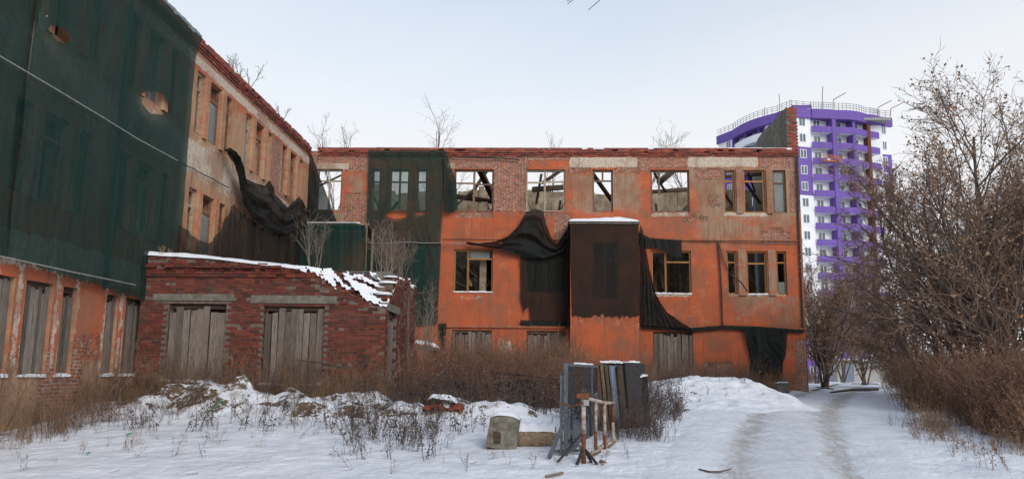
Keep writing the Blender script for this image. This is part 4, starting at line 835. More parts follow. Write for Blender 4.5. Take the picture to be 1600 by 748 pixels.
G = [(sx_(1275), sx_(1303), curve(sx_(1275), sx_(1303), .35, 1.0, .1)), (sx_(1309), sx_(1362), curve(sx_(1309), sx_(1362), 1.0, .55, .75, 10)), (sx_(1367), sx_(1386), curve(sx_(1367), sx_(1386), .6, .15, .1))]
flat = [(0, sx_(1275)), (sx_(1303), sx_(1309)), (sx_(1362), sx_(1367)), (sx_(1386), LR)]
mb = MB(); purple_f = lambda k: 2 <= k <= 4 or k >= 13
for k in range(NF):
    z1 = TT - k * FH; z0 = z1 - FH; c_ = 1 if purple_f(k) else 0
    for (a, b) in (flat[0], flat[3]): slab(mb, PR, [(a, -6, 0), (b, -6, 0)], z0, z1, c_)
    slab(mb, PR, [(G[0][0], -6, -.55), (G[2][1], -6, -.55)], z0, z1, 0)
    slab(mb, PL, [(0.0, -6, -0.05), (3.2, -6, -0.05)], z0, z1, c_); slab(mb, PL, [(3.2, -6, -1.2), (15.5, -6, -1.2)], z0, z1, 0); slab(mb, PL, [(15.5, -6, 0), (LL, -6, 0)], z0, z1, c_)
mb.build('wall', ['white_paint', 'purple_paint'], PT)
MB().box(TC.x - 3, TR_.x - 2, TC.y + 5, TC.y + 18, TG, TT - 0.2).build('wall', 'white_paint', PT)
for (a, b) in (flat[1], (sx_(1334.5), sx_(1339))): 
    mb = MB(); o_ = 1.25 if a > 9 else 1.15; slab(mb, PR, [(a, -.53, o_), (b, -.53, o_)], TG, TT); mb.build('pillar', 'purple_paint', PT)
mb = MB(); slab(mb, PR, [(flat[2][0], -.53, .6), (flat[2][1], -.53, .6)], TG, TT); mb.build('pillar', 'far_brick', PT)
wmesh = {}
def far_window(P, s0, s1, z0, z1, out):
    mb = MB(); slab(mb, P, [(s0, out, out + .06), (s0 + .09, out, out + .06)], z0, z1); slab(mb, P, [(s1 - .09, out, out + .06), (s1, out, out + .06)], z0, z1)
    slab(mb, P, [(s0 + .09, out, out + .06), (s1 - .09, out, out + .06)], z0, z0 + .09); slab(mb, P, [(s0 + .09, out, out + .06), (s1 - .09, out, out + .06)], z1 - .09, z1); m_ = (s0 + s1) / 2
    slab(mb, P, [(m_ - .05, out, out + .055), (m_ + .05, out, out + .055)], z0 + .09, z1 - .09); o = mb.build('window', 'white_paint', PT)
    g_ = MB(); slab(g_, P, [(s0 + .05, out + .005, out + .02), (s1 - .05, out + .005, out + .02)], z0 + .05, z1 - .05); g_.build('pane', 'glass', o)
for k in range(NF):
    z1 = TT - k * FH; z0 = z1 - FH
    far_window(PR, sx_(1257), sx_(1267), z0 + .85, z0 + 2.45, 0.01); far_window(PR, sx_(1389), sx_(1396), z0 + .85, z0 + 2.45, 0.01)
    for (s0, s1) in ((sx_(1282), sx_(1293)), (sx_(1314), sx_(1326)), (sx_(1345), sx_(1353)), (sx_(1372), sx_(1381))): far_window(PR, s0, s1, z0 + .5, z0 + 2.4, -.54)
    if k < 12:
        for (s0, s1) in ((5, 6.6), (9, 10.6), (12.5, 14)): far_window(PL, s0, s1, z0 + .6, z0 + 2.4, -1.19)
        far_window(PL, 16.5, 17.8, z0 + .85, z0 + 2.4, 0.01)
    for gi, (a, b, cv) in enumerate(G):
        mb = MB(); slab(mb, PR, [(s, o_ - .14, o_) for s, o_ in cv], z0 - 0.15, z0 + 1.0); slab(mb, PR, [(s, -.53, o_ - .14) for s, o_ in cv], z0 - 0.17, z0 + 0.02, 1); mb.build('balcony', ['purple_paint', 'white_paint'], PT)
    cv = curve(3.25, 15.45, .1, .1, 1.1, 12); mb = MB(); slab(mb, PL, [(s, o_ - .14, o_) for s, o_ in cv], z0 - 0.18, z0 + 1.12); slab(mb, PL, [(s, -1.18, o_ - .14) for s, o_ in cv], z0 - .17, z0 + .02); mb.build('balcony', 'white_paint' if k % 4 in (0, 1) else 'purple_paint', PT)
for s_ in (3.3, 8.0, 11.6, 15.3): 
    mb = MB(); slab(mb, PL, [(s_, -1.18, .45), (s_ + .3, -1.18, .45)], TG, TT); mb.build('pillar', 'purple_paint', PT)
profR = [(-.3, -.3, .35), (G[0][0], -.3, .4)] + [(s, -1.0, o_ + .25) for s, o_ in G[0][2]] + [(s, -1.0, o_ + .25) for s, o_ in G[1][2]] + [(s, -1.0, o_ + .25) for s, o_ in G[2][2]] + [(G[2][1] + .1, -.3, .3), (LR + .4, -.3, .3)]
profL = [(-.3, -.3, .35), (3.2, -.3, .4)] + [(s, -1, o_ + .25) for s, o_ in curve(3.25, 15.45, .1, .1, 1.1, 12)] + [(15.6, -.3, .3), (LL + .3, -.3, .3)]
for P, pr in ((PR, profR), (PL, profL)): mb = MB(); slab(mb, P, pr, TT - .55, TT + 1.15); mb.build('parapet', 'purple_paint', PT)
MB().box(TC.x - 2, TR_.x - 1, TC.y + 3, TC.y + 16, TT - .2, TT + .3).build('roof', 'far_grey', PT)
for P, pr in ((PR, profR), (PL, profL)):
    mb = MB(); pts = [P(s, o_ - .2, 0) for s, _, o_ in pr]
    for zz in (1.65, 2.05, 2.45): mb.tube([Vector((p.x, p.y, TT + zz)) for p in pts], 0.035, 4)
    acc = 0
    for a, b in zip(pts[:-1], pts[1:]):
        n = max(1, int((b - a).length / 1.1))
        for i in range(n): p = a.lerp(b, i / n); mb.tube([(p.x, p.y, TT + 1.1), (p.x, p.y, TT + 2.47)], 0.035, 4)
    mb.build('roof_railing', 'grey_steel', PT)
MB().box(TC.x + 1.5, TC.x + 5, TC.y + 4, TC.y + 8, TT + .3, TT + 3.0).build('roof_house', 'purple_paint', PT)
for px, ty in ((1195, 178), (1218, 158), (1285, 146), (1302, 156), (1372, 168), (1392, 170)):
    a = onY(px, ty, 149); MB().bar((a.x, 150, TT + .3), a, .1).build('roof_beam', 'orange_steel' if px not in (1285,) else 'grey_steel', PT); MB().bar(a, a + Vector((-.9 if px < 1300 else 1.2, -3, .3)), .1).build('roof_beam', 'orange_steel', PT)
for px in (1262, 1275, 1253): a = onY(px, 160, 146); MB().box(a.x - .3, a.x + .3, 145.7, 146.3, TT + .2, TT + 1.9).build('vent', 'white_paint', PT)
# hanging work cradle
za = onY(1295, 248, 141).z; CRD = empty('work_cradle', (onY(1295, 248, 141).x, 141, za), 'orange hanging work cradle at a balcony of the purple tower', 'cradle')
c0, c1 = sx_(1281), sx_(1310)
mb = MB(); slab(mb, PR, [(c0, 1.6, 2.3), (c1, 1.6, 2.3)], za, za + .12); mb.build('platform', 'orange_steel', CRD)
mb = MB()
for o_ in (1.6, 2.3):
    for zz in (.55, 1.05): mb.bar(PR(c0, o_, za + zz), PR(c1, o_, za + zz), .07)
    for i in range(6): s = c0 + (c1 - c0) * i / 5; mb.bar(PR(s, o_, za + .1), PR(s, o_, za + 1.08), .06)
mb.build('railing', 'orange_steel', CRD)
for s in (c0 + .1, c1 - .1): MB().tube([PR(s, 1.95, za + .1), PR(s, 1.95, TT + 1.4)], .02, 4).build('hoist_cable', 'grey_steel', CRD)
mb = MB(); slab(mb, PR, [(c0 + .9, 1.75, 2.1), (c0 + 1.4, 1.75, 2.1)], za + .12, za + .6); mb.build('bucket', 'white_paint', CRD)
# low wall and shed at the foot of the tower
yb = 78; a = onY(1308, 575, yb); b = onY(1420, 575, yb)
SH = empty('grey_shed', ((a.x + b.x) / 2, yb, gz(a.x, yb)), 'low grey block shed with snow on its roof at the foot of the purple tower', 'shed')
zg = gz(a.x, yb) - .2; zt2 = onY(1350, 566, yb).z
MB().box(a.x, b.x, yb, yb + 4, zg, zt2).build('wall', 'far_grey', SH); MB().box(a.x + .6, b.x + .2, yb - .3, yb + 4.2, zt2, zt2 + .18).build('roof', 'concrete', SH)
MB().box(a.x + .6, b.x + .2, yb - .3, yb + 4.2, zt2 + .18, zt2 + .3, 0, .02).build('roof_snow', 'snow', SH); q = onY(1318, 575, yb); MB().box(q.x, q.x + .9, yb - .06, yb, zg + .2, zt2 - .25).build('door', 'blue_paint', SH)
# ------------------------------------------------------------------ plants
R = random.Random(5)
def fast_tubes(L_, n):
    """many thin branches at once: L_ is a list of (points, radii)"""
    VV = []; FF = []; b0 = 0
    for k in sorted(set(len(q[0]) for q in L_)):
        S = [q for q in L_ if len(q[0]) == k]; P = np.array([[tuple(a) for a in q[0]] for q in S]); Rr = np.array([q[1] for q in S]); m = len(S)
        d = P[:, -1] - P[:, 0]; d /= np.linalg.norm(d, axis=1)[:, None] + 1e-9; u = np.cross(d, np.array([.31, .77, .55])); u /= np.linalg.norm(u, axis=1)[:, None] + 1e-9; v = np.cross(d, u)
        an = 6.28318 * np.arange(n) / n; ring = u[:, None, :] * np.cos(an)[None, :, None] + v[:, None, :] * np.sin(an)[None, :, None]
        W = P[:, :, None, :] + ring[:, None] * Rr[:, :, None, None]; VV.append(W.reshape(-1, 3))
        i = np.arange(k - 1)[:, None] * n; j = np.arange(n)[None]; q4 = np.stack([i + j, i + (j + 1) % n, i + n + (j + 1) % n, i + n + j], -1).reshape(-1, 4)
        FF.append((q4[None] + (b0 + np.arange(m) * k * n)[:, None, None]).reshape(-1, 4)); b0 += m * k * n
    return np.concatenate(VV), np.concatenate(FF)
def jitter(d, a): return (d + Vector((R.gauss(0, a), R.gauss(0, a), R.gauss(0, a)))).normalized()
def limb(p, d, L_, r0, r1, n, wob, up):
    pts = [p.copy()]; ra = [r0]; dd = [d]
    for i in range(n):
        d = jitter(d + Vector((0, 0, up)), wob); p = p + d * (L_ / n); pts.append(p.copy()); ra.append(r0 + (r1 - r0) * (i + 1) / n); dd.append(d)
    return pts, ra, dd
def tree(name, base, H, label, cat='tree', stems=1, lean=(0, 0), spread=1.0, leaf=0.0, leafsz=0.055, nb=(9, 7, 6), mat='bark', lo=0.25, group=None, rr=None, droop=0.0, splay=0.3, tw=0.006, wob=0.1, size=1.0):
    base = Vector(base); root = empty(name, base, label, cat, group); big = MB(); fine = []; lv = []; r0 = rr or H * 0.014
    def rec(p, d, L_, r_, lev):
        n = (7, 5, 4, 3)[lev]; pts, ra, dd = limb(p, d, L_, r_, max(r_ * .35, tw * .6), n, (wob, .16, .2, .22)[lev], (.03, .07 - droop, .05 - droop, .02 - droop)[lev])
        big.tube(pts, ra, (7, 5)[lev], 0, False) if lev < 2 else fine.append((pts, ra))
        if lev >= 2 and leaf:
            for i in range(1, len(pts)):
                for _ in range(2):
                    if R.random() < leaf: lv.append(pts[i] + Vector((R.gauss(0, .06), R.gauss(0, .06), R.gauss(0, .06))))
        if lev < 3:
            m = nb[lev]; m = max(2, int(m * R.uniform(.75, 1.25)))
            for i in range(m):
                f_ = (lo if lev == 0 else .15) + (1 - (lo if lev == 0 else .15)) * (i + R.random()) / m; f_ = min(f_, .985); k = f_ * n; j = int(k); q = pts[j].lerp(pts[j + 1], k - j)
                ax = Vector((R.gauss(0, 1), R.gauss(0, 1), R.gauss(0, .25))); ax = (ax - dd[j] * ax.dot(dd[j])).normalized()
                an = R.uniform(.45, .95) * spread if lev == 0 else R.uniform(.4, .9); nd = (dd[j] * math.cos(an) + ax * math.sin(an)).normalized()
                rl = (.52 * size, .5, .5)[lev] * L_ * (1.15 - .55 * f_) * R.uniform(.7, 1.2); rec(q, nd, rl, max(ra[j] * .55, tw), lev + 1)
    for s_ in range(stems):
        a = R.random() * 6.28; d = Vector((lean[0] + (splay * math.cos(a) if stems > 1 else R.gauss(0, .04)), lean[1] + (splay * math.sin(a) if stems > 1 else 0), 1)).normalized()
        rec(base + Vector((R.gauss(0, .12), R.gauss(0, .12), -.15)) * (1 if stems > 1 else .3), d, H * (R.uniform(.75, 1) if stems > 1 else 1), r0 * (R.uniform(.6, 1) if stems > 1 else 1), 0)
    big.build('trunk', mat, root, True); tw_ = npmesh('crown', *fast_tubes(fine, 3), 'twig' if mat == 'bark' else mat, root)
    if lv:
        n = len(lv); P = np.array([tuple(q) for q in lv]); A = rng.normal(size=(n, 3)); A /= np.linalg.norm(A, axis=1)[:, None]; Bv = np.cross(A, rng.normal(size=(n, 3))); Bv /= np.linalg.norm(Bv, axis=1)[:, None]
        s = leafsz * rng.uniform(.6, 1.3, n)[:, None]; V = np.stack([P - A * s, P + Bv * s * .55, P + A * s, P - Bv * s * .5], 1).reshape(-1, 3); Fq = np.arange(n * 4).reshape(n, 4)
        tag(npmesh('leaves', V, Fq, 'dry_leaf', tw_), kind='stuff')
    return root
def at(px, Y_): q = onY(px, 590, Y_); return (q.x, Y_, gz(q.x, Y_))
tree('broad_tree', at(1535, 27), 8.8, 'large many-stemmed tree with dry brown leaves, tallest at the right', stems=8, spread=.85, leaf=.16, nb=(14, 10, 8), splay=.42, rr=.11, tw=.007, lo=.12)
tree('broad_tree', at(1610, 23), 7.8, 'leafy brown tree cut by the right frame edge', stems=6, spread=.85, leaf=.16, nb=(14, 10, 8), splay=.38, rr=.10, tw=.007, lo=.12)
tree('broad_tree', at(1470, 33), 6.6, 'brown-leaved tree spreading left over the track before the purple tower', stems=5, lean=(-.14, 0), spread=1.0, leaf=.28, nb=(12, 9, 7), splay=.55, rr=.10, tw=.008, droop=.05, lo=.1)
tree('leaning_tree', at(1288, 42), 5.4, 'dark leaning tree just right of the building corner', stems=6, lean=(.26, 0), spread=.9, leaf=.22, nb=(10, 8, 6), splay=.4, rr=.10, tw=.009, lo=.1)
tree('leaning_tree', at(1425, 44), 5.0, 'brown-leaved tree between the track and the purple tower', stems=5, lean=(-.16, 0), spread=1.0, leaf=.34, nb=(11, 9, 6), splay=.5, rr=.10, tw=.010, lo=.08, droop=.04)
tree('leaning_tree', at(1318, 72), 10.5, 'tall bare tree veiling the lower floors of the purple tower', stems=5, spread=.8, leaf=.05, nb=(10, 8, 6), splay=.35, rr=.1, tw=.012, lo=.15)
tree('leaning_tree', at(1350, 58), 7.5, 'grey twiggy tree behind the building corner at the foot of the tower', stems=5, spread=.9, leaf=.12, nb=(9, 7, 6), splay=.4, rr=.09, tw=.011, lo=.08)
tree('leaning_tree', at(1275, 58), 7.0, 'bare twiggy tree hugging the right end of the ruin', stems=4, spread=.7, leaf=.10, nb=(9, 7, 6), splay=.22, rr=.1, tw=.013, lo=.1)
tree('broad_tree', at(1560, 38), 8.4, 'brown-leaved tree farther back between the tall tree and the undergrowth', stems=5, spread=.9, leaf=.3, nb=(11, 8, 6), splay=.4, rr=.11, tw=.009, lo=.1)
for px, top, lab in ((522, 178, 'bare birch behind the roof line at the inner corner'), (622, 190, 'thin bare birch behind the roof above the green netting'), (657, 176, 'bare birch top behind the roof right of the green netting'),
        (941, 182, 'bare birch top rising behind the roof above the bay'), (1172, 165, 'thin bare tree top beside the raised end wall'), (902, 215, 'tiny bare tree top left of the birch above the bay'), (552, 206, 'low bare birch top right of the inner corner')):
    b_ = at(px, 62); zt3 = onY(px, top, 62).z; tree('birch', b_, (zt3 - b_[2]) * .90, lab, spread=.42, nb=(16, 6, 4), lo=.6, tw=.008, rr=.09, group='bare trees behind the ruin', size=.42)
def sapling(px, py, plane_pt, H, lab, stems=5, sp=.12, mat='pale_bark', group='saplings'):
    tree('sapling', plane_pt, H, lab, 'sapling', stems=stems, spread=.45, nb=(6, 3, 2), mat=mat, lo=.3, tw=.005, rr=.018, splay=sp, group=group, wob=.06)
p = onY(488, 412, AY + 1.9); sapling(0, 0, (p.x, AY + 1.9, 4.4), 1.85, 'pale bare sapling growing on the roof of the brick outbuilding', 7, .14)
for i, (px, h_) in enumerate(((600, 2.1), (612, 1.9), (624, 1.9), (636, 1.7))):
    Yv = AYB - 1.6 + .45 * i; p = onY(px, 440, Yv); sapling(0, 0, (min(p.x, AX1 - .5), Yv, 4.4), h_ * .85, 'thin pale stems in the thicket of saplings on the right end of the outbuilding roof', 8, .22, group='saplings on the outbuilding roof')
for i, px in enumerate((622, 634, 645)):
    Yv = 23.6 + 1.5 * i; p = onY(px, 600, Yv); sapling(0, 0, (max(p.x, AX1 + .35), Yv, gz(p.x, Yv)), 3.3, 'tall thin stems growing against the right side of the outbuilding', 4, .12, group='saplings beside the outbuilding')
for px, py, h_ in ((362, 118, .9), (378, 133, 1.1), (388, 140, .8), (430, 190, .6)): p = onX(px, py, WX - .1); sapling(0, 0, (p.x, p.y, ZR + .1), h_, 'small bare sapling rooted on the roof edge of the left wing', 3, .3, group='saplings on the wing roof')
p = onX(236, 393, WX + .5); sapling(0, 0, (WX + .55, AY + .25, atop(WX + .5) - .03), .42, 'tiny dry plant on the left end of the outbuilding wall top', 5, .5, 'straw')
# shrubs and weeds as masses
def shrub(H, n, sp, twigs, r_, seed, arch=0.0, blobs=0, bl=.03):
    global R; R = random.Random(seed); L1 = []; Q = []
    for i in range(n):
        a = R.random() * 6.28; d = Vector((sp * math.cos(a) * R.random(), sp * math.sin(a) * R.random(), 1)).normalized(); h = H * R.uniform(.4, 1)
        pts, ra, dd = limb(Vector((R.gauss(0, .14 * H * sp * 2), R.gauss(0, .14 * H * sp * 2), -.05)), d, h, r_, r_ * .45, 4, .11, -arch); L1.append((pts, ra))
        for t_ in range(twigs):
            f_ = R.uniform(.2, .98) * 4; j = min(int(f_), 3); q = pts[j].lerp(pts[j + 1], f_ - j); nd = jitter(dd[j], .6); L_ = h * R.uniform(.10, .34)
            p2, r2, d2 = limb(q, nd, L_, r_ * .6, r_ * .35, 2, .25, .05); L1.append((p2, r2))
            for _ in range(blobs):
                c_ = p2[R.randint(0, 2)] + Vector((R.gauss(0, .02), R.gauss(0, .02), R.gauss(0, .02))); s = bl * R.uniform(.5, 1.3); u_ = Vector((R.gauss(0, 1), R.gauss(0, 1), R.gauss(0, 1))).normalized(); w_ = u_.cross(Vector((R.gauss(0, 1), R.gauss(0, 1), R.gauss(0, 1)))).normalized()
                Q += [tuple(c_ - u_ * s), tuple(c_ + w_ * s * .6), tuple(c_ + u_ * s), tuple(c_ - w_ * s * .6)]
    V, Fq = fast_tubes(L1, 3)
    if Q: Fq = np.concatenate([Fq, len(V) + np.arange(len(Q)).reshape(-1, 4)]); V = np.concatenate([V, np.array(Q)])
    return V.astype(np.float32), Fq
def scatter(name, mat, var, pts, smin, smax, label, cat, lean=0.12, seed=1):
    r_ = np.random.default_rng(seed); VV = []; FF = []; n = 0
    for (x_, y_, z_) in pts:
        V, Fq = var[r_.integers(len(var))]; a = r_.random() * 6.28; s = r_.uniform(smin, smax); c_, s_ = math.cos(a), math.sin(a); lx_, ly_ = r_.normal(0, lean, 2)
        W = V * s; X_ = W[:, 0] * c_ - W[:, 1] * s_ + lx_ * W[:, 2]; Y_ = W[:, 0] * s_ + W[:, 1] * c_ + ly_ * W[:, 2]
        VV.append(np.stack([X_ + x_, Y_ + y_, W[:, 2] + z_], 1)); FF.append(Fq + n); n += len(V)
    return tag(npmesh(name, np.concatenate(VV), np.concatenate(FF), mat), label, cat, None, 'stuff')
bush = [shrub(1.9, 11, .42, 10, .006, 300 + i) for i in range(6)]; bushb = [shrub(1.8, 9, .42, 10, .006, 310 + i, 0, 2, .026) for i in range(6)]
grass = [shrub(.9, 16, .5, 1, .004, 320 + i, .06) for i in range(4)]; wd = [shrub(.8, 3, .3, 4, .006, 330 + i, .03, 3, .024) for i in range(6)]
def region(n, f, seed, ok=lambda x_, y_: True):
    r_ = np.random.default_rng(seed); out = []
    while len(out) < n:
        x_, y_ = f(r_)
        if ok(x_, y_): out.append((x_, y_, surf(x_, y_)))
    return out
def pxr(x0, x1, y0, y1):
    def f(r_): Yv = r_.uniform(y0, y1); return onY(r_.uniform(x0, x1), 590, Yv).x, Yv
    return f
clear = lambda x_, y_: not (x_ < AX1 + .15 and y_ > AY - .1) and not (x_ > BAYU[0] - .3 and x_ < BAYU[1] + .3 and y_ > D - 1.2)
scatter('thicket', 'red_weed', bush + bushb, region(380, pxr(618, 900, 22.5, 35.6), 1, clear), .6, 1.2, 'dense brown thicket of dry shrubs before the facade', 'thicket')
scatter('thicket', 'weed', bush, region(90, pxr(880, 1180, 31.0, 36.2), 2, clear), .5, 1.0, 'dry shrubs along the foot of the facade right of the bay', 'thicket')
scatter('thicket', 'straw', grass, region(150, pxr(1000, 1235, 33.5, 36.3), 3, clear), .8, 1.5, 'straw coloured dry grass at the foot of the facade', 'grass')
rt = lambda x_, y_: road_d(np.array([x_]), np.array([y_]))[0] > 2.75 + .25 * max(0, (18 - y_))
deep = lambda lo_: (lambda x_, y_: road_d(np.array([x_]), np.array([y_]))[0] > lo_ + .3 * max(0, (18 - y_)) + 1.2 * float(fbm(np.array([y_ * .6]), np.array([x_ * .6]), 161)[0]))
scatter('thicket', 'weed', bush + bushb, region(260, pxr(1400, 1680, 17, 31), 4, deep(3.6)), .55, 1.2, 'dense dry brown undergrowth under the trees at the right', 'undergrowth', .2)
scatter('thicket', 'red_weed', bushb, region(150, pxr(1420, 1720, 15.4, 23), 14, deep(3.2)), .5, 1.3, 'reddish dry undergrowth in front at the right edge', 'undergrowth', .25)
scatter('thicket', 'weed', bush + bushb, region(110, pxr(1350, 1480, 23, 33), 28, deep(2.3)), .6, 1.15, 'brown brush under the trees at the bend of the track', 'undergrowth', .2)
scatter('thicket', 'straw', grass + wd, region(170, pxr(1340, 1680, 15.0, 26), 24, deep(2.2)), .4, 1.1, 'thin dry stalks along the right edge of the track', 'grass', .25)
scatter('thicket', 'weed', bush, region(110, pxr(1262, 1420, 40, 66), 5, lambda x_, y_: abs(road_d(np.array([x_]), np.array([y_]))[0]) > 2.6), .4, 1.0, 'dark twiggy undergrowth behind the building corner', 'undergrowth')
scatter('thicket', 'straw', grass, region(80, lambda r_: (r_.uniform(-10.6, -9.4), r_.uniform(13, 21.0)), 6), .35, .85, 'leaning dry grass along the foot of the left wing', 'grass', .3)
scatter('thicket', 'weed', bush, region(26, lambda r_: (r_.uniform(-10.6, -9.3), r_.uniform(13, 21.0)), 16), .5, 1.0, 'leaning dry stems along the foot of the left wing', 'undergrowth', .4)
scatter('thicket', 'straw', grass, region(130, lambda r_: (r_.uniform(-10.3, AX1 + .5), r_.uniform(AY - 1.3, AY - .1)), 7), .5, 1.2, 'dry grass at the foot of the brick outbuilding', 'grass')
scatter('thicket', 'weed', bush, region(46, lambda r_: (r_.uniform(-9.8, AX1 + .8), r_.uniform(AY - .8, AY - .1)), 17), .4, .95, 'thin dry shrubs at the foot of the brick outbuilding', 'undergrowth')
scatter('weeds', 'dark_weed', wd, region(80, pxr(540, 760, 16.2, 20.5), 8), .55, 1.2, 'dark withered weeds in the snow left of the concrete block', 'weeds')
scatter('weeds', 'dark_weed', wd, region(42, pxr(545, 690, 14.3, 17), 9), .4, 1.0, 'withered weeds standing in the foreground snow', 'weeds')
scatter('weeds', 'dark_weed', wd, region(130, pxr(985, 1065, 19, 27), 10), .5, 1.1, 'dark weeds on the near side of the snow heap', 'weeds')
scatter('weeds', 'dark_weed', wd, region(110, pxr(640, 960, 19.5, 23), 11), .8, 1.6, 'tall dark weeds behind the leaning gate panels', 'weeds')
bank = lambda x_, y_: float(ridge(np.array([x_]), np.array([y_]))[0]) > .08
scatter('matted_grass', 'straw', grass, region(150, lambda r_: (r_.uniform(-11, -1), r_.uniform(18.6, 21.2)), 18, bank), .2, .5, 'matted brown grass tufts on the snowy rubble bank', 'grass', .9)
scatter('weeds', 'dark_weed', wd, region(120, pxr(100, 560, 16.6, 20.4), 26), .35, 1.0, 'dark withered stalks on the snowy bank before the outbuilding', 'weeds', .25)
scatter('weeds', 'straw', grass, region(60, pxr(20, 620, 15.0, 20.0), 27), .15, .45, 'low straw tufts poking through the snow on the left', 'grass', .4)
scatter('matted_grass', 'dark_weed', bush, region(70, lambda r_: (r_.uniform(-11, -1), r_.uniform(18.8, 21)), 19, bank), .2, .5, 'dark dead twigs tangled on the snowy rubble bank', 'undergrowth', .9)
scatter('weeds', 'weed', wd, region(70, pxr(30, 1000, 13.6, 19.6), 12), .15, .5, 'sparse small weeds poking through the snow', 'weeds', .3)
scatter('weeds', 'dark_weed', wd + bush[:2], region(60, pxr(945, 1035, 16.6, 18.4), 25), .35, .8, 'dark weeds standing in front of the leaning boards', 'weeds')
scatter('weeds', 'dark_weed', wd, region(40, pxr(1030, 1200, 24, 30), 13), .2, .55, 'small weeds on the snow heap', 'weeds')
scatter('weeds', 'weed', wd, region(90, pxr(1340, 1600, 14, 20), 15, lambda x_, y_: rt(x_ + .5, y_)), .3, .9, 'dry weeds along the right edge of the track', 'weeds')
# ------------------------------------------------------------------ things in the foreground
def G_(px, py): q = onG(px, py); return Vector((q.x, q.y, gz(q.x, q.y)))
# leaning mesh gate panels
g1_ = G_(884, 712); GR = empty('gate_panel', g1_, 'grey steel mesh gate leaf standing open in front of the leaning boards', 'gate')
g2_ = G_(924, 681); dirg = Vector((g2_.x - g1_.x, g2_.y - g1_.y, 0)); LG = dirg.length * 1.55; dirg.normalize(); HG = onY(884, 567, g1_.y).z - g1_.z
def gp(s, h, o=0.0): return Vector((g1_.x, g1_.y, g1_.z)) + dirg * s + Vector((dirg.y, -dirg.x, 0)) * o + Vector((0, 0, h))
for s in (0, LG * .645, LG): MB().bar(gp(s, .0), gp(s, HG), .07, .05, dirg).build('upright', 'grey_steel', GR)
for h in (.08, HG - .03): MB().bar(gp(.04, h), gp(LG - .04, h), .045).build('crossbar', 'grey_steel', GR)
mb = MB()
for i in range(66): s = .03 + i * (LG - .06) / 65; mb.bar(gp(s, .1), gp(s, HG - .05), .006)
for i in range(46): h = .1 + i * (HG - .16) / 45; mb.bar(gp(.03, h, .012), gp(LG - .03, h, .012), .007)
tag(mb.build('wire_mesh', 'dark_wire', GR), kind='stuff')
mb = MB()
for i in range(9): mb.bar(gp(.9 + i * .2, HG + .012), gp(.9 + i * .2 + .17, HG + .012), .06, random.uniform(.02, .05))
mb.build('snow_strip', 'snow', GR)
# second frame behind, braces at the foot
GP2 = empty('gate_panel', g1_ + Vector((-.25, .15, 0)), 'narrow weathered gate frame just left of and behind the mesh gate leaf', 'gate')
for s in (.05, .95): MB().bar(gp(s, 0, -.09), gp(s, HG - .22, -.09), .05).build('upright', 'grey_steel', GP2)
MB().bar(gp(.05, HG - .2, -.09), gp(.95, HG - .08, -.09), .045).build('crossbar', 'grey_steel', GP2); MB().bar(gp(.05, .2, -.09), gp(.95, .2, -.09), .045).build('crossbar', 'grey_steel', GP2)
MB().bar(G_(858, 719) + Vector((0, 0, .04)), gp(0.02, .52, -.06), .055).build('brace', 'grey_steel', GR); MB().bar(G_(912, 712) + Vector((0, 0, .04)), gp(.05, .45, .06), .045).build('brace', 'grey_steel', GR)
MB().bar(G_(862, 711) + Vector((0, 0, .06)), G_(910, 709) + Vector((0, 0, .06)), .05).build('foot_bar', 'grey_steel', GR)
tag(MB().bar(G_(872, 724) + Vector((0, 0, .03)), G_(914, 712) + Vector((0, 0, .45)), .03).build('iron_rod', 'cable'), 'thin black iron rod propped against the rusty barrier post', 'rod')
# boards leaning behind the gate leaf
def leaner(name, px0, px1, ytop, Yv, th, mat, lab, cat='board', lean=.14, edge=None):
    a = onY(px0, 600, Yv); b = onY(px1, 600, Yv + .35); z0 = gz(a.x, Yv) - .02; h = onY((px0 + px1) / 2, ytop, Yv).z - z0
    d = Vector((b.x - a.x, .35, 0)); n = Vector((d.y, -d.x, 0)).normalized(); P = [Vector((a.x, Yv, z0)), Vector((b.x, Yv + .35, z0))]
    o = MB().hexa([P[0], P[1], P[1] - n * th, P[0] - n * th] + [q - n * lean + Vector((0, 0, h)) for q in (P[0], P[1], P[1] - n * th, P[0] - n * th)]).build(name, mat)
    return tag(o, lab, cat)
leaner('leaning_board', 943, 950, 570, 18.0, .05, 'dark_timber', 'brown plank leaning right beside the mesh gate leaf')
leaner('leaning_board', 951, 957, 569, 18.1, .05, 'old_timber', 'pale brown narrow plank leaning behind the gate leaf', )
leaner('leaning_board', 958, 962, 570, 18.15, .05, 'dark_timber', 'dark narrow plank leaning left of the blue panel')
leaner('propped_sheet', 963, 976, 571, 18.2, .04, 'blue_paint', 'faded blue panel leaning among the boards', 'panel')
leaner('leaning_board', 977, 983, 570, 18.3, .05, 'dark_timber', 'brown plank leaning between the blue panel and the dark sheet')
dk = leaner('propped_sheet', 984, 1009, 566, 18.5, .06, 'cable', 'dark sheet panel at the right end of the leaning boards', 'panel')
q = G_(1000, 668); o = MB(); top_ = onY(1000, 590, q.y).z
o.hexa([q + Vector((-.5, 0, 0)), q + Vector((.28, .25, 0)), q + Vector((.25, .6, 0)), q + Vector((-.5, .4, 0)), Vector((q.x - .52, q.y + .2, top_ - .12)), Vector((q.x + .22, q.y + .35, top_ + .06)), Vector((q.x + .22, q.y + .5, top_ + .06)), Vector((q.x - .5, q.y + .4, top_ - .12))])
tag(o.build('tarp_bundle', 'black_net'), 'dark tarpaulin-covered stack in front of the dark sheet panel', 'bundle')
mb = MB()
for i in range(6): f_ = i / 6; a = Vector((q.x - .52 + .74 * f_, q.y + .22 + .15 * f_, top_ - .11 + .17 * f_)); mb.box(a.x, a.x + .13, a.y - .03, a.y + .22, a.z, a.z + .05, 0, .012)
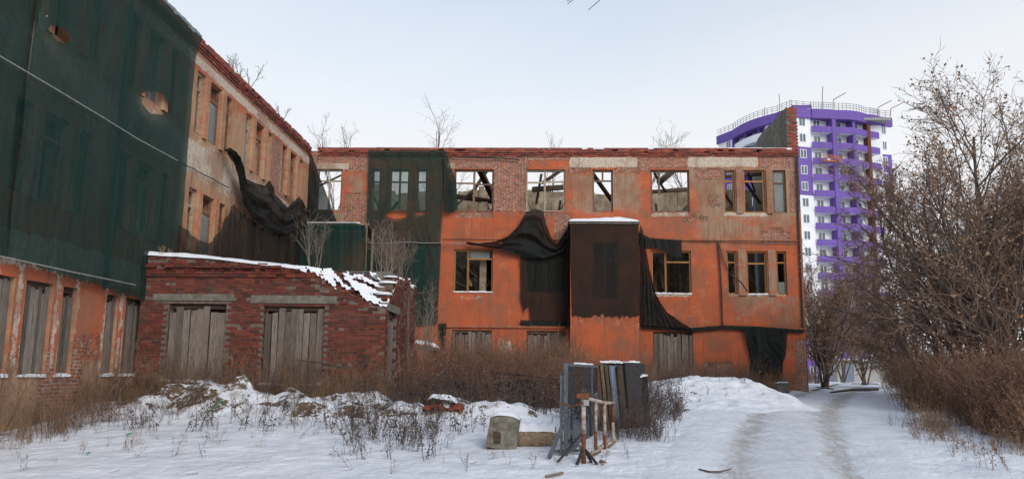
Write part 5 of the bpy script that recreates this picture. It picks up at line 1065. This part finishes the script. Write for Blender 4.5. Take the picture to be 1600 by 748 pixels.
tag(mb.build('snow_patch', 'snow'), 'strip of snow lying on the tarpaulin-covered stack', 'snow')
bk0, bk1 = onY(938, 600, 18.7), onY(1008, 600, 19.3); zb_ = gz(bk0.x, 18.7) - .03; zt_b = onY(970, 567, 19).z
BK = empty('gap_shade_panel', (bk0.x, 18.7, zb_), 'added dark panel giving shade to the gaps between the leaning boards, snow on its top edge', 'panel')
MB().hexa([(bk0.x, 18.75, zb_), (bk1.x, 19.3, zb_), (bk1.x, 19.36, zb_), (bk0.x, 18.81, zb_), (bk0.x, 18.75, zt_b), (bk1.x, 19.3, zt_b), (bk1.x, 19.36, zt_b), (bk0.x, 18.81, zt_b)]).build('sheet', 'cable', BK)  # near-black sheet added so the gaps between the boards look shaded
mb = MB()
for i in range(8): f_ = i / 8; a = Vector((bk0.x, 18.78, zt_b)).lerp(Vector((bk1.x, 19.33, zt_b)), f_ * .85); mb.box(a.x, a.x + .14, a.y - .05, a.y + .07, zt_b - .004, zt_b + random.uniform(.03, .06), 0, .01)
tag(mb.build('snow_strip', 'snow', BK), kind='stuff')
pn = lambda u, z, off: np.stack([u, 23.4 - off + 0 * u, z + 0 * u], -1)
net('black_net', 'black_net', pn, uvF([(640, 606), (690, 596), (760, 600), (820, 592), (885, 598)], 23.4), uvF([(640, 660), (760, 664), (885, 664)], 23.4), 0.0, 0.12, 251, 'low black netting fence sagging among the dry weeds before the thicket', 90, 30, 3)
# rusty barrier of pipes with a padlock
BRp = [(912, 724, 620), (931, 707, 627), (945, 702, 629), (958, 690, 629)]
b0 = G_(912, 724); BR = empty('pipe_barrier', b0, 'rusty white-painted pipe barrier with a padlock in front of the gate leaf', 'barrier'); tops = []
simple('chipped_paint', (0.52, 0.47, 0.42), (0.22, 0.10, 0.06), 11, .7, .3, (1, 1, 1), 0.1)
for i, (px, pyb, pyt) in enumerate(BRp):
    g = G_(px, pyb); tz = onY(px, pyt, g.y).z; tops.append(Vector((g.x, g.y, tz))); r_ = .042 if i == 0 else .032; zm = g.z + (tz - g.z) * (.45, .42, .3, .5)[i]; zq = g.z + (tz - g.z) * .93
    o = MB().tube([(g.x, g.y, g.z - .05), (g.x, g.y, zm)], r_, 10).build('post', 'rust' if i != 3 else 'chipped_paint', BR, True); MB().tube([(g.x, g.y, zm), (g.x, g.y, tz)], r_ * .99, 10).build('post_top', 'chipped_paint' if i != 3 else 'rust', o, True)
MB().tube([tops[0] + Vector((.06, 0, -.02)), tops[1] + Vector((0, 0, .02)), tops[2], tops[3] + Vector((.04, 0, 0))], .03, 8).build('top_rail', 'chipped_paint', BR, True)
MB().box(tops[0].x - .13, tops[0].x + .1, tops[0].y - .07, tops[0].y + .07, tops[0].z - .02, tops[0].z + .06, 0, .015).build('rusty_cap', 'rust', BR)
lk = tops[0] + Vector((.04, -.06, -.09)); lo_ = MB().box(lk.x - .04, lk.x + .05, lk.y - .02, lk.y + .02, lk.z - .05, lk.z + .05, 0, .004).build('padlock', 'far_grey', BR)
MB().tube([lk + Vector((-.025, 0, .04)), lk + Vector((-.02, 0, .10)), lk + Vector((.02, 0, .11)), lk + Vector((.03, 0, .04))], .008, 6).build('shackle', 'grey_steel', lo_)
MB().tube([lk + Vector((-.05, 0, .0)), lk + Vector((-.25, .05, -.07)), lk + Vector((-.48, .1, 0))], .014, 6).build('chain', 'rust', BR)
g = G_(912, 724)
for dx, dy in ((.22, -.12), (-.12, -.18), (.14, .05)): MB().bar((g.x, g.y, g.z + .26), (g.x + dx, g.y + dy, g.z), .05, .03).build('foot', 'cable', BR)
tag(MB().tube([G_(925, 712) + Vector((0, 0, .03)), G_(948, 695) + Vector((0, 0, .05)), G_(962, 672) + Vector((0, 0, .06))], .035, 8).build('fallen_pipe', 'chipped_paint'), 'pale pipe lying on the snow along the foot of the barrier', 'pipe')
for k_, (pa_, pb_) in enumerate((((920, 716), (938, 710)), ((950, 700), (962, 694)), ((852, 747), (880, 744)), ((938, 722), (946, 727)))):
    tag(MB().tube([G_(*pa_) + Vector((0, 0, .02)), G_(*pb_) + Vector((0, 0, .05))], .022, 6).build('wood_scrap', 'old_timber'), ('rotten wood scrap lying just right of the first barrier post', 'short wood scrap lying at the last barrier post', 'twig lying on the snow below the log at the bottom edge', 'tiny wood scrap on the snow right of the barrier')[k_], 'wood scrap')
# concrete block and log
def lumpy(name, V, Fq, mat, parent, **k): return npmesh(name, V, Fq, mat, parent, None, **k)
q = G_(786, 703); CB = empty('concrete_block', q, 'tilted mossy concrete block with a rounded snow cap', 'block')
tl, tr2, br_, bl_ = onY(766, 652, q.y), onY(813, 656, q.y), onY(806, 707, q.y), onY(758, 697, q.y)
n = 12; S = np.linspace(0, 1, n); V = []; dep = .5
for face, yo in ((0, 0.0), (1, dep)):
    for v in S:
        for u in S:
            p_ = bl_.lerp(br_, u).lerp(tl.lerp(tr2, u), v); bow = .05 * math.sin(math.pi * u) * v; e = .03 * (float(vnoise(np.array([u * 6]), np.array([v * 6 + face * 9]), 7)[0]) - .5)
            V.append((p_.x, p_.y + yo + e - (bow if face == 0 else 0), p_.z + bow))
g_a = gridf(n, n); Fq = [tuple(f) for f in g_a] + [tuple(int(i) + n * n for i in f[::-1]) for f in g_a]
bd = [i for i in range(n)] + [i * n + n - 1 for i in range(1, n)] + [(n - 1) * n + i for i in range(n - 2, -1, -1)] + [i * n for i in range(n - 2, 0, -1)]
Fq += [(bd[(i + 1) % len(bd)], b_, b_ + n * n, bd[(i + 1) % len(bd)] + n * n) for i, b_ in enumerate(bd)]
npmesh('block_body', np.array(V), Fq, 'mossy_concrete', CB)
cc = bl_.lerp(tr2, .38); MB().box(cc.x - .10, cc.x + .03, cc.y - .012, cc.y + .05, cc.z - .13, cc.z + .10, 0, .02).build('recess_shade', 'dark_timber', CB)  # dark flat box, its colour stands in for the shade of a recess
def snow_on(name, a, b, depth, h, parent, z_of=None):
    xs_ = np.linspace(0, 1, 16); ys_ = np.linspace(0, 1, 8); V = []
    for v in ys_:
        for u in xs_:
            e = min(1, min(u, 1 - u) * 6) * min(1, min(v, 1 - v) * 4 + .15); e = e ** .5; p_ = a.lerp(b, u); V.append((p_.x, p_.y - .04 + v * (depth + .08), p_.z + (z_of(u) if z_of else 0) - .025 + h * e * (.8 + .4 * float(vnoise(np.array([u * 4]), np.array([v * 3]), 9)[0]))))
    return npmesh(name, np.array(V), gridf(8, 16), 'snow', parent, None, True)
snow_on('snow_cap', tl, tr2, dep, .10, CB, lambda u: .05 * math.sin(math.pi * u))
la, lb = G_(806, 699) + Vector((0, .2, .17)), G_(868, 697) + Vector((0, .2, .15)); LGo = empty('log', (la + lb) / 2 - Vector((0, 0, .2)), 'short thick brown log with snow on top, right of the concrete block', 'log')
pts = [la.lerp(lb, i / 8) for i in range(9)]; MB().tube(pts, [.215 + .012 * math.sin(i * 2.1) for i in range(9)], 16).build('log_body', 'old_timber', LGo, True)
mb = MB(); n0 = 14; sv = []; 
for i in range(13):
    p_ = la.lerp(lb, .02 + .96 * i / 12)
    for k_ in range(7): an = -1.05 + 2.1 * k_ / 6; rad = .215 + (.055 + .03 * math.sin(i * 1.7)) * math.cos(an * 1.2); sv.append((p_.x, p_.y + rad * math.sin(an), p_.z + rad * math.cos(an) + (0 if 0 < i < 12 else -.03)))
npmesh('snow_cap', np.array(sv), gridf(13, 7), 'snow', LGo, None, True)
# crumpled red sheet, canopy, poles, stumps, logs
q = G_(690, 650); V = []
for v in np.linspace(0, 1, 14):
    for u in np.linspace(0, 1, 20):
        h = .12 * math.sin(math.pi * u) ** .7 * math.sin(math.pi * v) ** .5 + .3 * (float(fbm(np.array([u * 5]), np.array([v * 4]), 131)[0]) - .5); V.append((q.x - .48 + .96 * u, q.y + .75 * v, q.z + .10 + h))
RS = npmesh('crumpled_sheet', np.array(V), gridf(14, 20), 'red_plastic', None, None, False); tag(RS, 'crumpled red plastic sheet half under snow in front of the thicket', 'plastic sheet')
mb_s = snow_on('snow_on_sheet', Vector((q.x - .34, q.y + .12, q.z + .34)), Vector((q.x + .30, q.y + .12, q.z + .28)), .5, .14, RS)
Yc = 29.0; a, b = onY(628, 536, Yc), onY(681, 545, Yc); CN = empty('canopy_slab', ((a.x + b.x) / 2, Yc + .6, gz(a.x, Yc)), 'small concrete canopy slab with snow between the outbuilding and the facade', 'canopy')
z0 = gz(a.x, Yc); MB().hexa([(a.x, Yc, a.z - .12), (b.x, Yc, b.z - .06), (b.x, Yc + 1.3, b.z - .06), (a.x, Yc + 1.3, a.z - .12), (a.x, Yc, a.z), (b.x, Yc, b.z + .05), (b.x, Yc + 1.3, b.z + .05), (a.x, Yc + 1.3, a.z)]).build('slab', 'concrete', CN)
for xx in (a.x + .12, b.x - .35): MB().box(xx, xx + .24, Yc + .15, Yc + 1.2, z0 - .1, min(a.z - .12, b.z - .06) + .015).build('pier', 'brick', CN)
snow_on('snow_cap', Vector((a.x, Yc, a.z + .02)), Vector((b.x, Yc, b.z + .06)), 1.25, .19, CN)
tag(MB().tube([onY(742, 578, 24), onY(800, 584, 23.6), onY(872, 593, 23)], .022, 6).build('iron_pole', 'cable'), 'long thin dark pole slanting through the thicket', 'pole')
tag(MB().tube([onY(463, 562, AY - .25), onY(500, 566, AY - .3), onY(528, 570, AY - .35), onY(556, 580, AY - .45)], .022, 6).build('fallen_branch', 'bark'), 'thin broken branch lying across the weeds before the right boarded opening', 'branch')
q = G_(1226, 614); tag(MB().tube([q + Vector((0, .3, -.1)), q + Vector((0, .3, .2)), q + Vector((0.01, .3, .40))], [.26, .24, .23], 18).build('concrete_stump', 'mossy_concrete', None, True), 'short round concrete stump near the right building corner', 'stump')
tag(snow_on('stump_snow', q + Vector((-.22, .1, .40)), q + Vector((.22, .1, .40)), .4, .05, None), 'thin snow cap on the round concrete stump', 'snow')
def boulder(px, py, rx_, ry_, rz_, mat, lab, snow=False, seed=0):
    q = G_(px, py); V = []; nU, nV = 18, 8
    for j in range(nV):
        th = math.pi * .5 * j / (nV - 1)
        for i in range(nU):
            ph_ = 6.2832 * i / nU; s = 1 + 1.1 * (float(fbm(np.array([math.cos(ph_) * 2.3 + 3 + seed]), np.array([math.sin(ph_) * 2.3 + th * 2]), 141)[0]) - .5)
            V.append((q.x + rx_ * s * math.cos(th) * math.cos(ph_), q.y + ry_ * .6 + ry_ * s * math.cos(th) * math.sin(ph_), q.z - .12 + (rz_ + .12) * s * math.sin(th)))
    Fq = [(j * nU + i, j * nU + (i + 1) % nU, (j + 1) * nU + (i + 1) % nU, (j + 1) * nU + i) for j in range(nV - 1) for i in range(nU)]
    o = npmesh('soil_clump', np.array(V), Fq, mat, None, None, True); tag(o, lab, 'clump')
    if snow: npmesh('snow_cap', np.array([(v_[0] * .75 + q.x * .25, v_[1] * .75 + (q.y + ry_ * .6) * .25, v_[2] + .05 if k >= nU * 4 else v_[2] - .02) for k, v_ in enumerate(V)][nU * 3:]), [tuple(i_ for i_ in f) for f in [(j * nU + i, j * nU + (i + 1) % nU, (j + 1) * nU + (i + 1) % nU, (j + 1) * nU + i) for j in range(nV - 4) for i in range(nU)]], 'snow', o, None, True)
    return o
boulder(1198, 606, .55, .5, .75, 'soil', 'snow-topped earth clump left of the round stump', True, 1); boulder(1214, 604, .4, .45, .95, 'soil', 'tall earth clump against the wall near the right corner', True, 2); boulder(1180, 612, .5, .4, .4, 'soil', 'low brown earth clump at the right end of the snow heap', False, 3)
ga, gb = onG(1298, 616), onG(1372, 612); tag(MB().tube([ga + Vector((0, 0, .08)), ga.lerp(gb, .4) + Vector((0, 0, .14)), ga.lerp(gb, .75) + Vector((0, 0, .12)), gb + Vector((0, 0, .12))], [.03, .05, .07, .06], 9).build('fallen_log', 'bark', None, True), 'thin fallen trunk lying across the far end of the track', 'log')
for (a_, b_) in (((1270, 612), (1310, 606)), ((1275, 606), (1302, 616)), ((1330, 600), (1372, 606))): tag(MB().tube([G_(*a_) + Vector((0, 0, .05)), G_(*b_) + Vector((0, 0, .2))], .025, 6).build('fallen_branch', 'bark'), 'dark fallen branch in the brush heap by the far end of the track', 'branch', 'fallen branches by the track')
s_ = [G_(1092, 735), G_(1108, 738), G_(1125, 738), G_(1143, 734)]; tag(MB().tube([p_ + Vector((0, 0, .015)) for p_ in s_], [.012, .016, .016, .008], 6).build('stick', 'bark'), 'curved stick lying on the track in the foreground', 'stick')
for i, (px, py, l) in enumerate(((203, 679, 6), (198, 682, 4), (135, 712, 5), (318, 648, 14), (335, 640, 10))):
    a_ = G_(px, py); b_ = G_(px + l, py - (6 if i > 2 else 1)); tag(MB().bar(a_ + Vector((0, 0, .03)), b_ + Vector((0, 0, .05)), .035, .012).build('plastic_strip', 'green_plastic'), 'small strip of bright green plastic in the snow before the outbuilding', 'plastic strip', 'green plastic strips in the snow')
for i, (px, py) in enumerate(((35, 735), (320, 715), (322, 690), (518, 715), (730, 735), (100, 690), (612, 740), (985, 716))):
    g = G_(px, py); V, Fq = wd[i % 6]; s = .45; o = npmesh('dry_weed', V * s + np.array([g.x, g.y, g.z]), Fq, 'dark_weed'); tag(o, ('bent dark weed in the snow at the lower left corner', 'dark weed with drooping leaves standing before the outbuilding', 'small weed above the drooping dark weed', 'small dark weed stub left of the foreground weed clump', 'lone dark weed below the concrete block', 'short upright weed in the left snow field', 'withered weed at the bottom edge below the weed clump', 'small weed right of the barrier')[i], 'weed', 'single weeds in the snow')
# tree standing right of the view, one limb reaching over it: its twig ends show at the top edge
OT = empty('overhanging_tree', (9.5, 6.0, 0), 'thin bare twigs of an overhanging limb at the top edge', 'tree'); R = random.Random(77)
tip = EYE + ray(905, -6).normalized() * 11.0; tk = [Vector((9.5, 6, -.1)), Vector((9.3, 6.3, 3)), Vector((8.8, 7, 6)), Vector((8.4, 7.6, 9)), Vector((8.2, 8, 11))]
MB().tube(tk, [.16, .14, .11, .07, .02], 8).build('trunk', 'bark', OT, True)
mb = MB(); arm = [tk[2], Vector((6.5, 8.2, 7.3)), Vector((3.6, 9.3, 7.4)), tip + Vector((.5, 0, .25))]; mb.tube(arm, [.06, .045, .025, .010], 6)
for i in range(9):
    e = tip + Vector((R.uniform(-.2, .45), R.uniform(-.3, .3), R.uniform(-.1, .03))); s0 = arm[3] + Vector((R.uniform(-.1, .3), R.uniform(-.2, .2), .05)); mb.tube([s0, s0.lerp(e, .5) + Vector((0, 0, .03)), e], [.008, .006, .004], 4)
mb.build('crown', 'bark', OT)
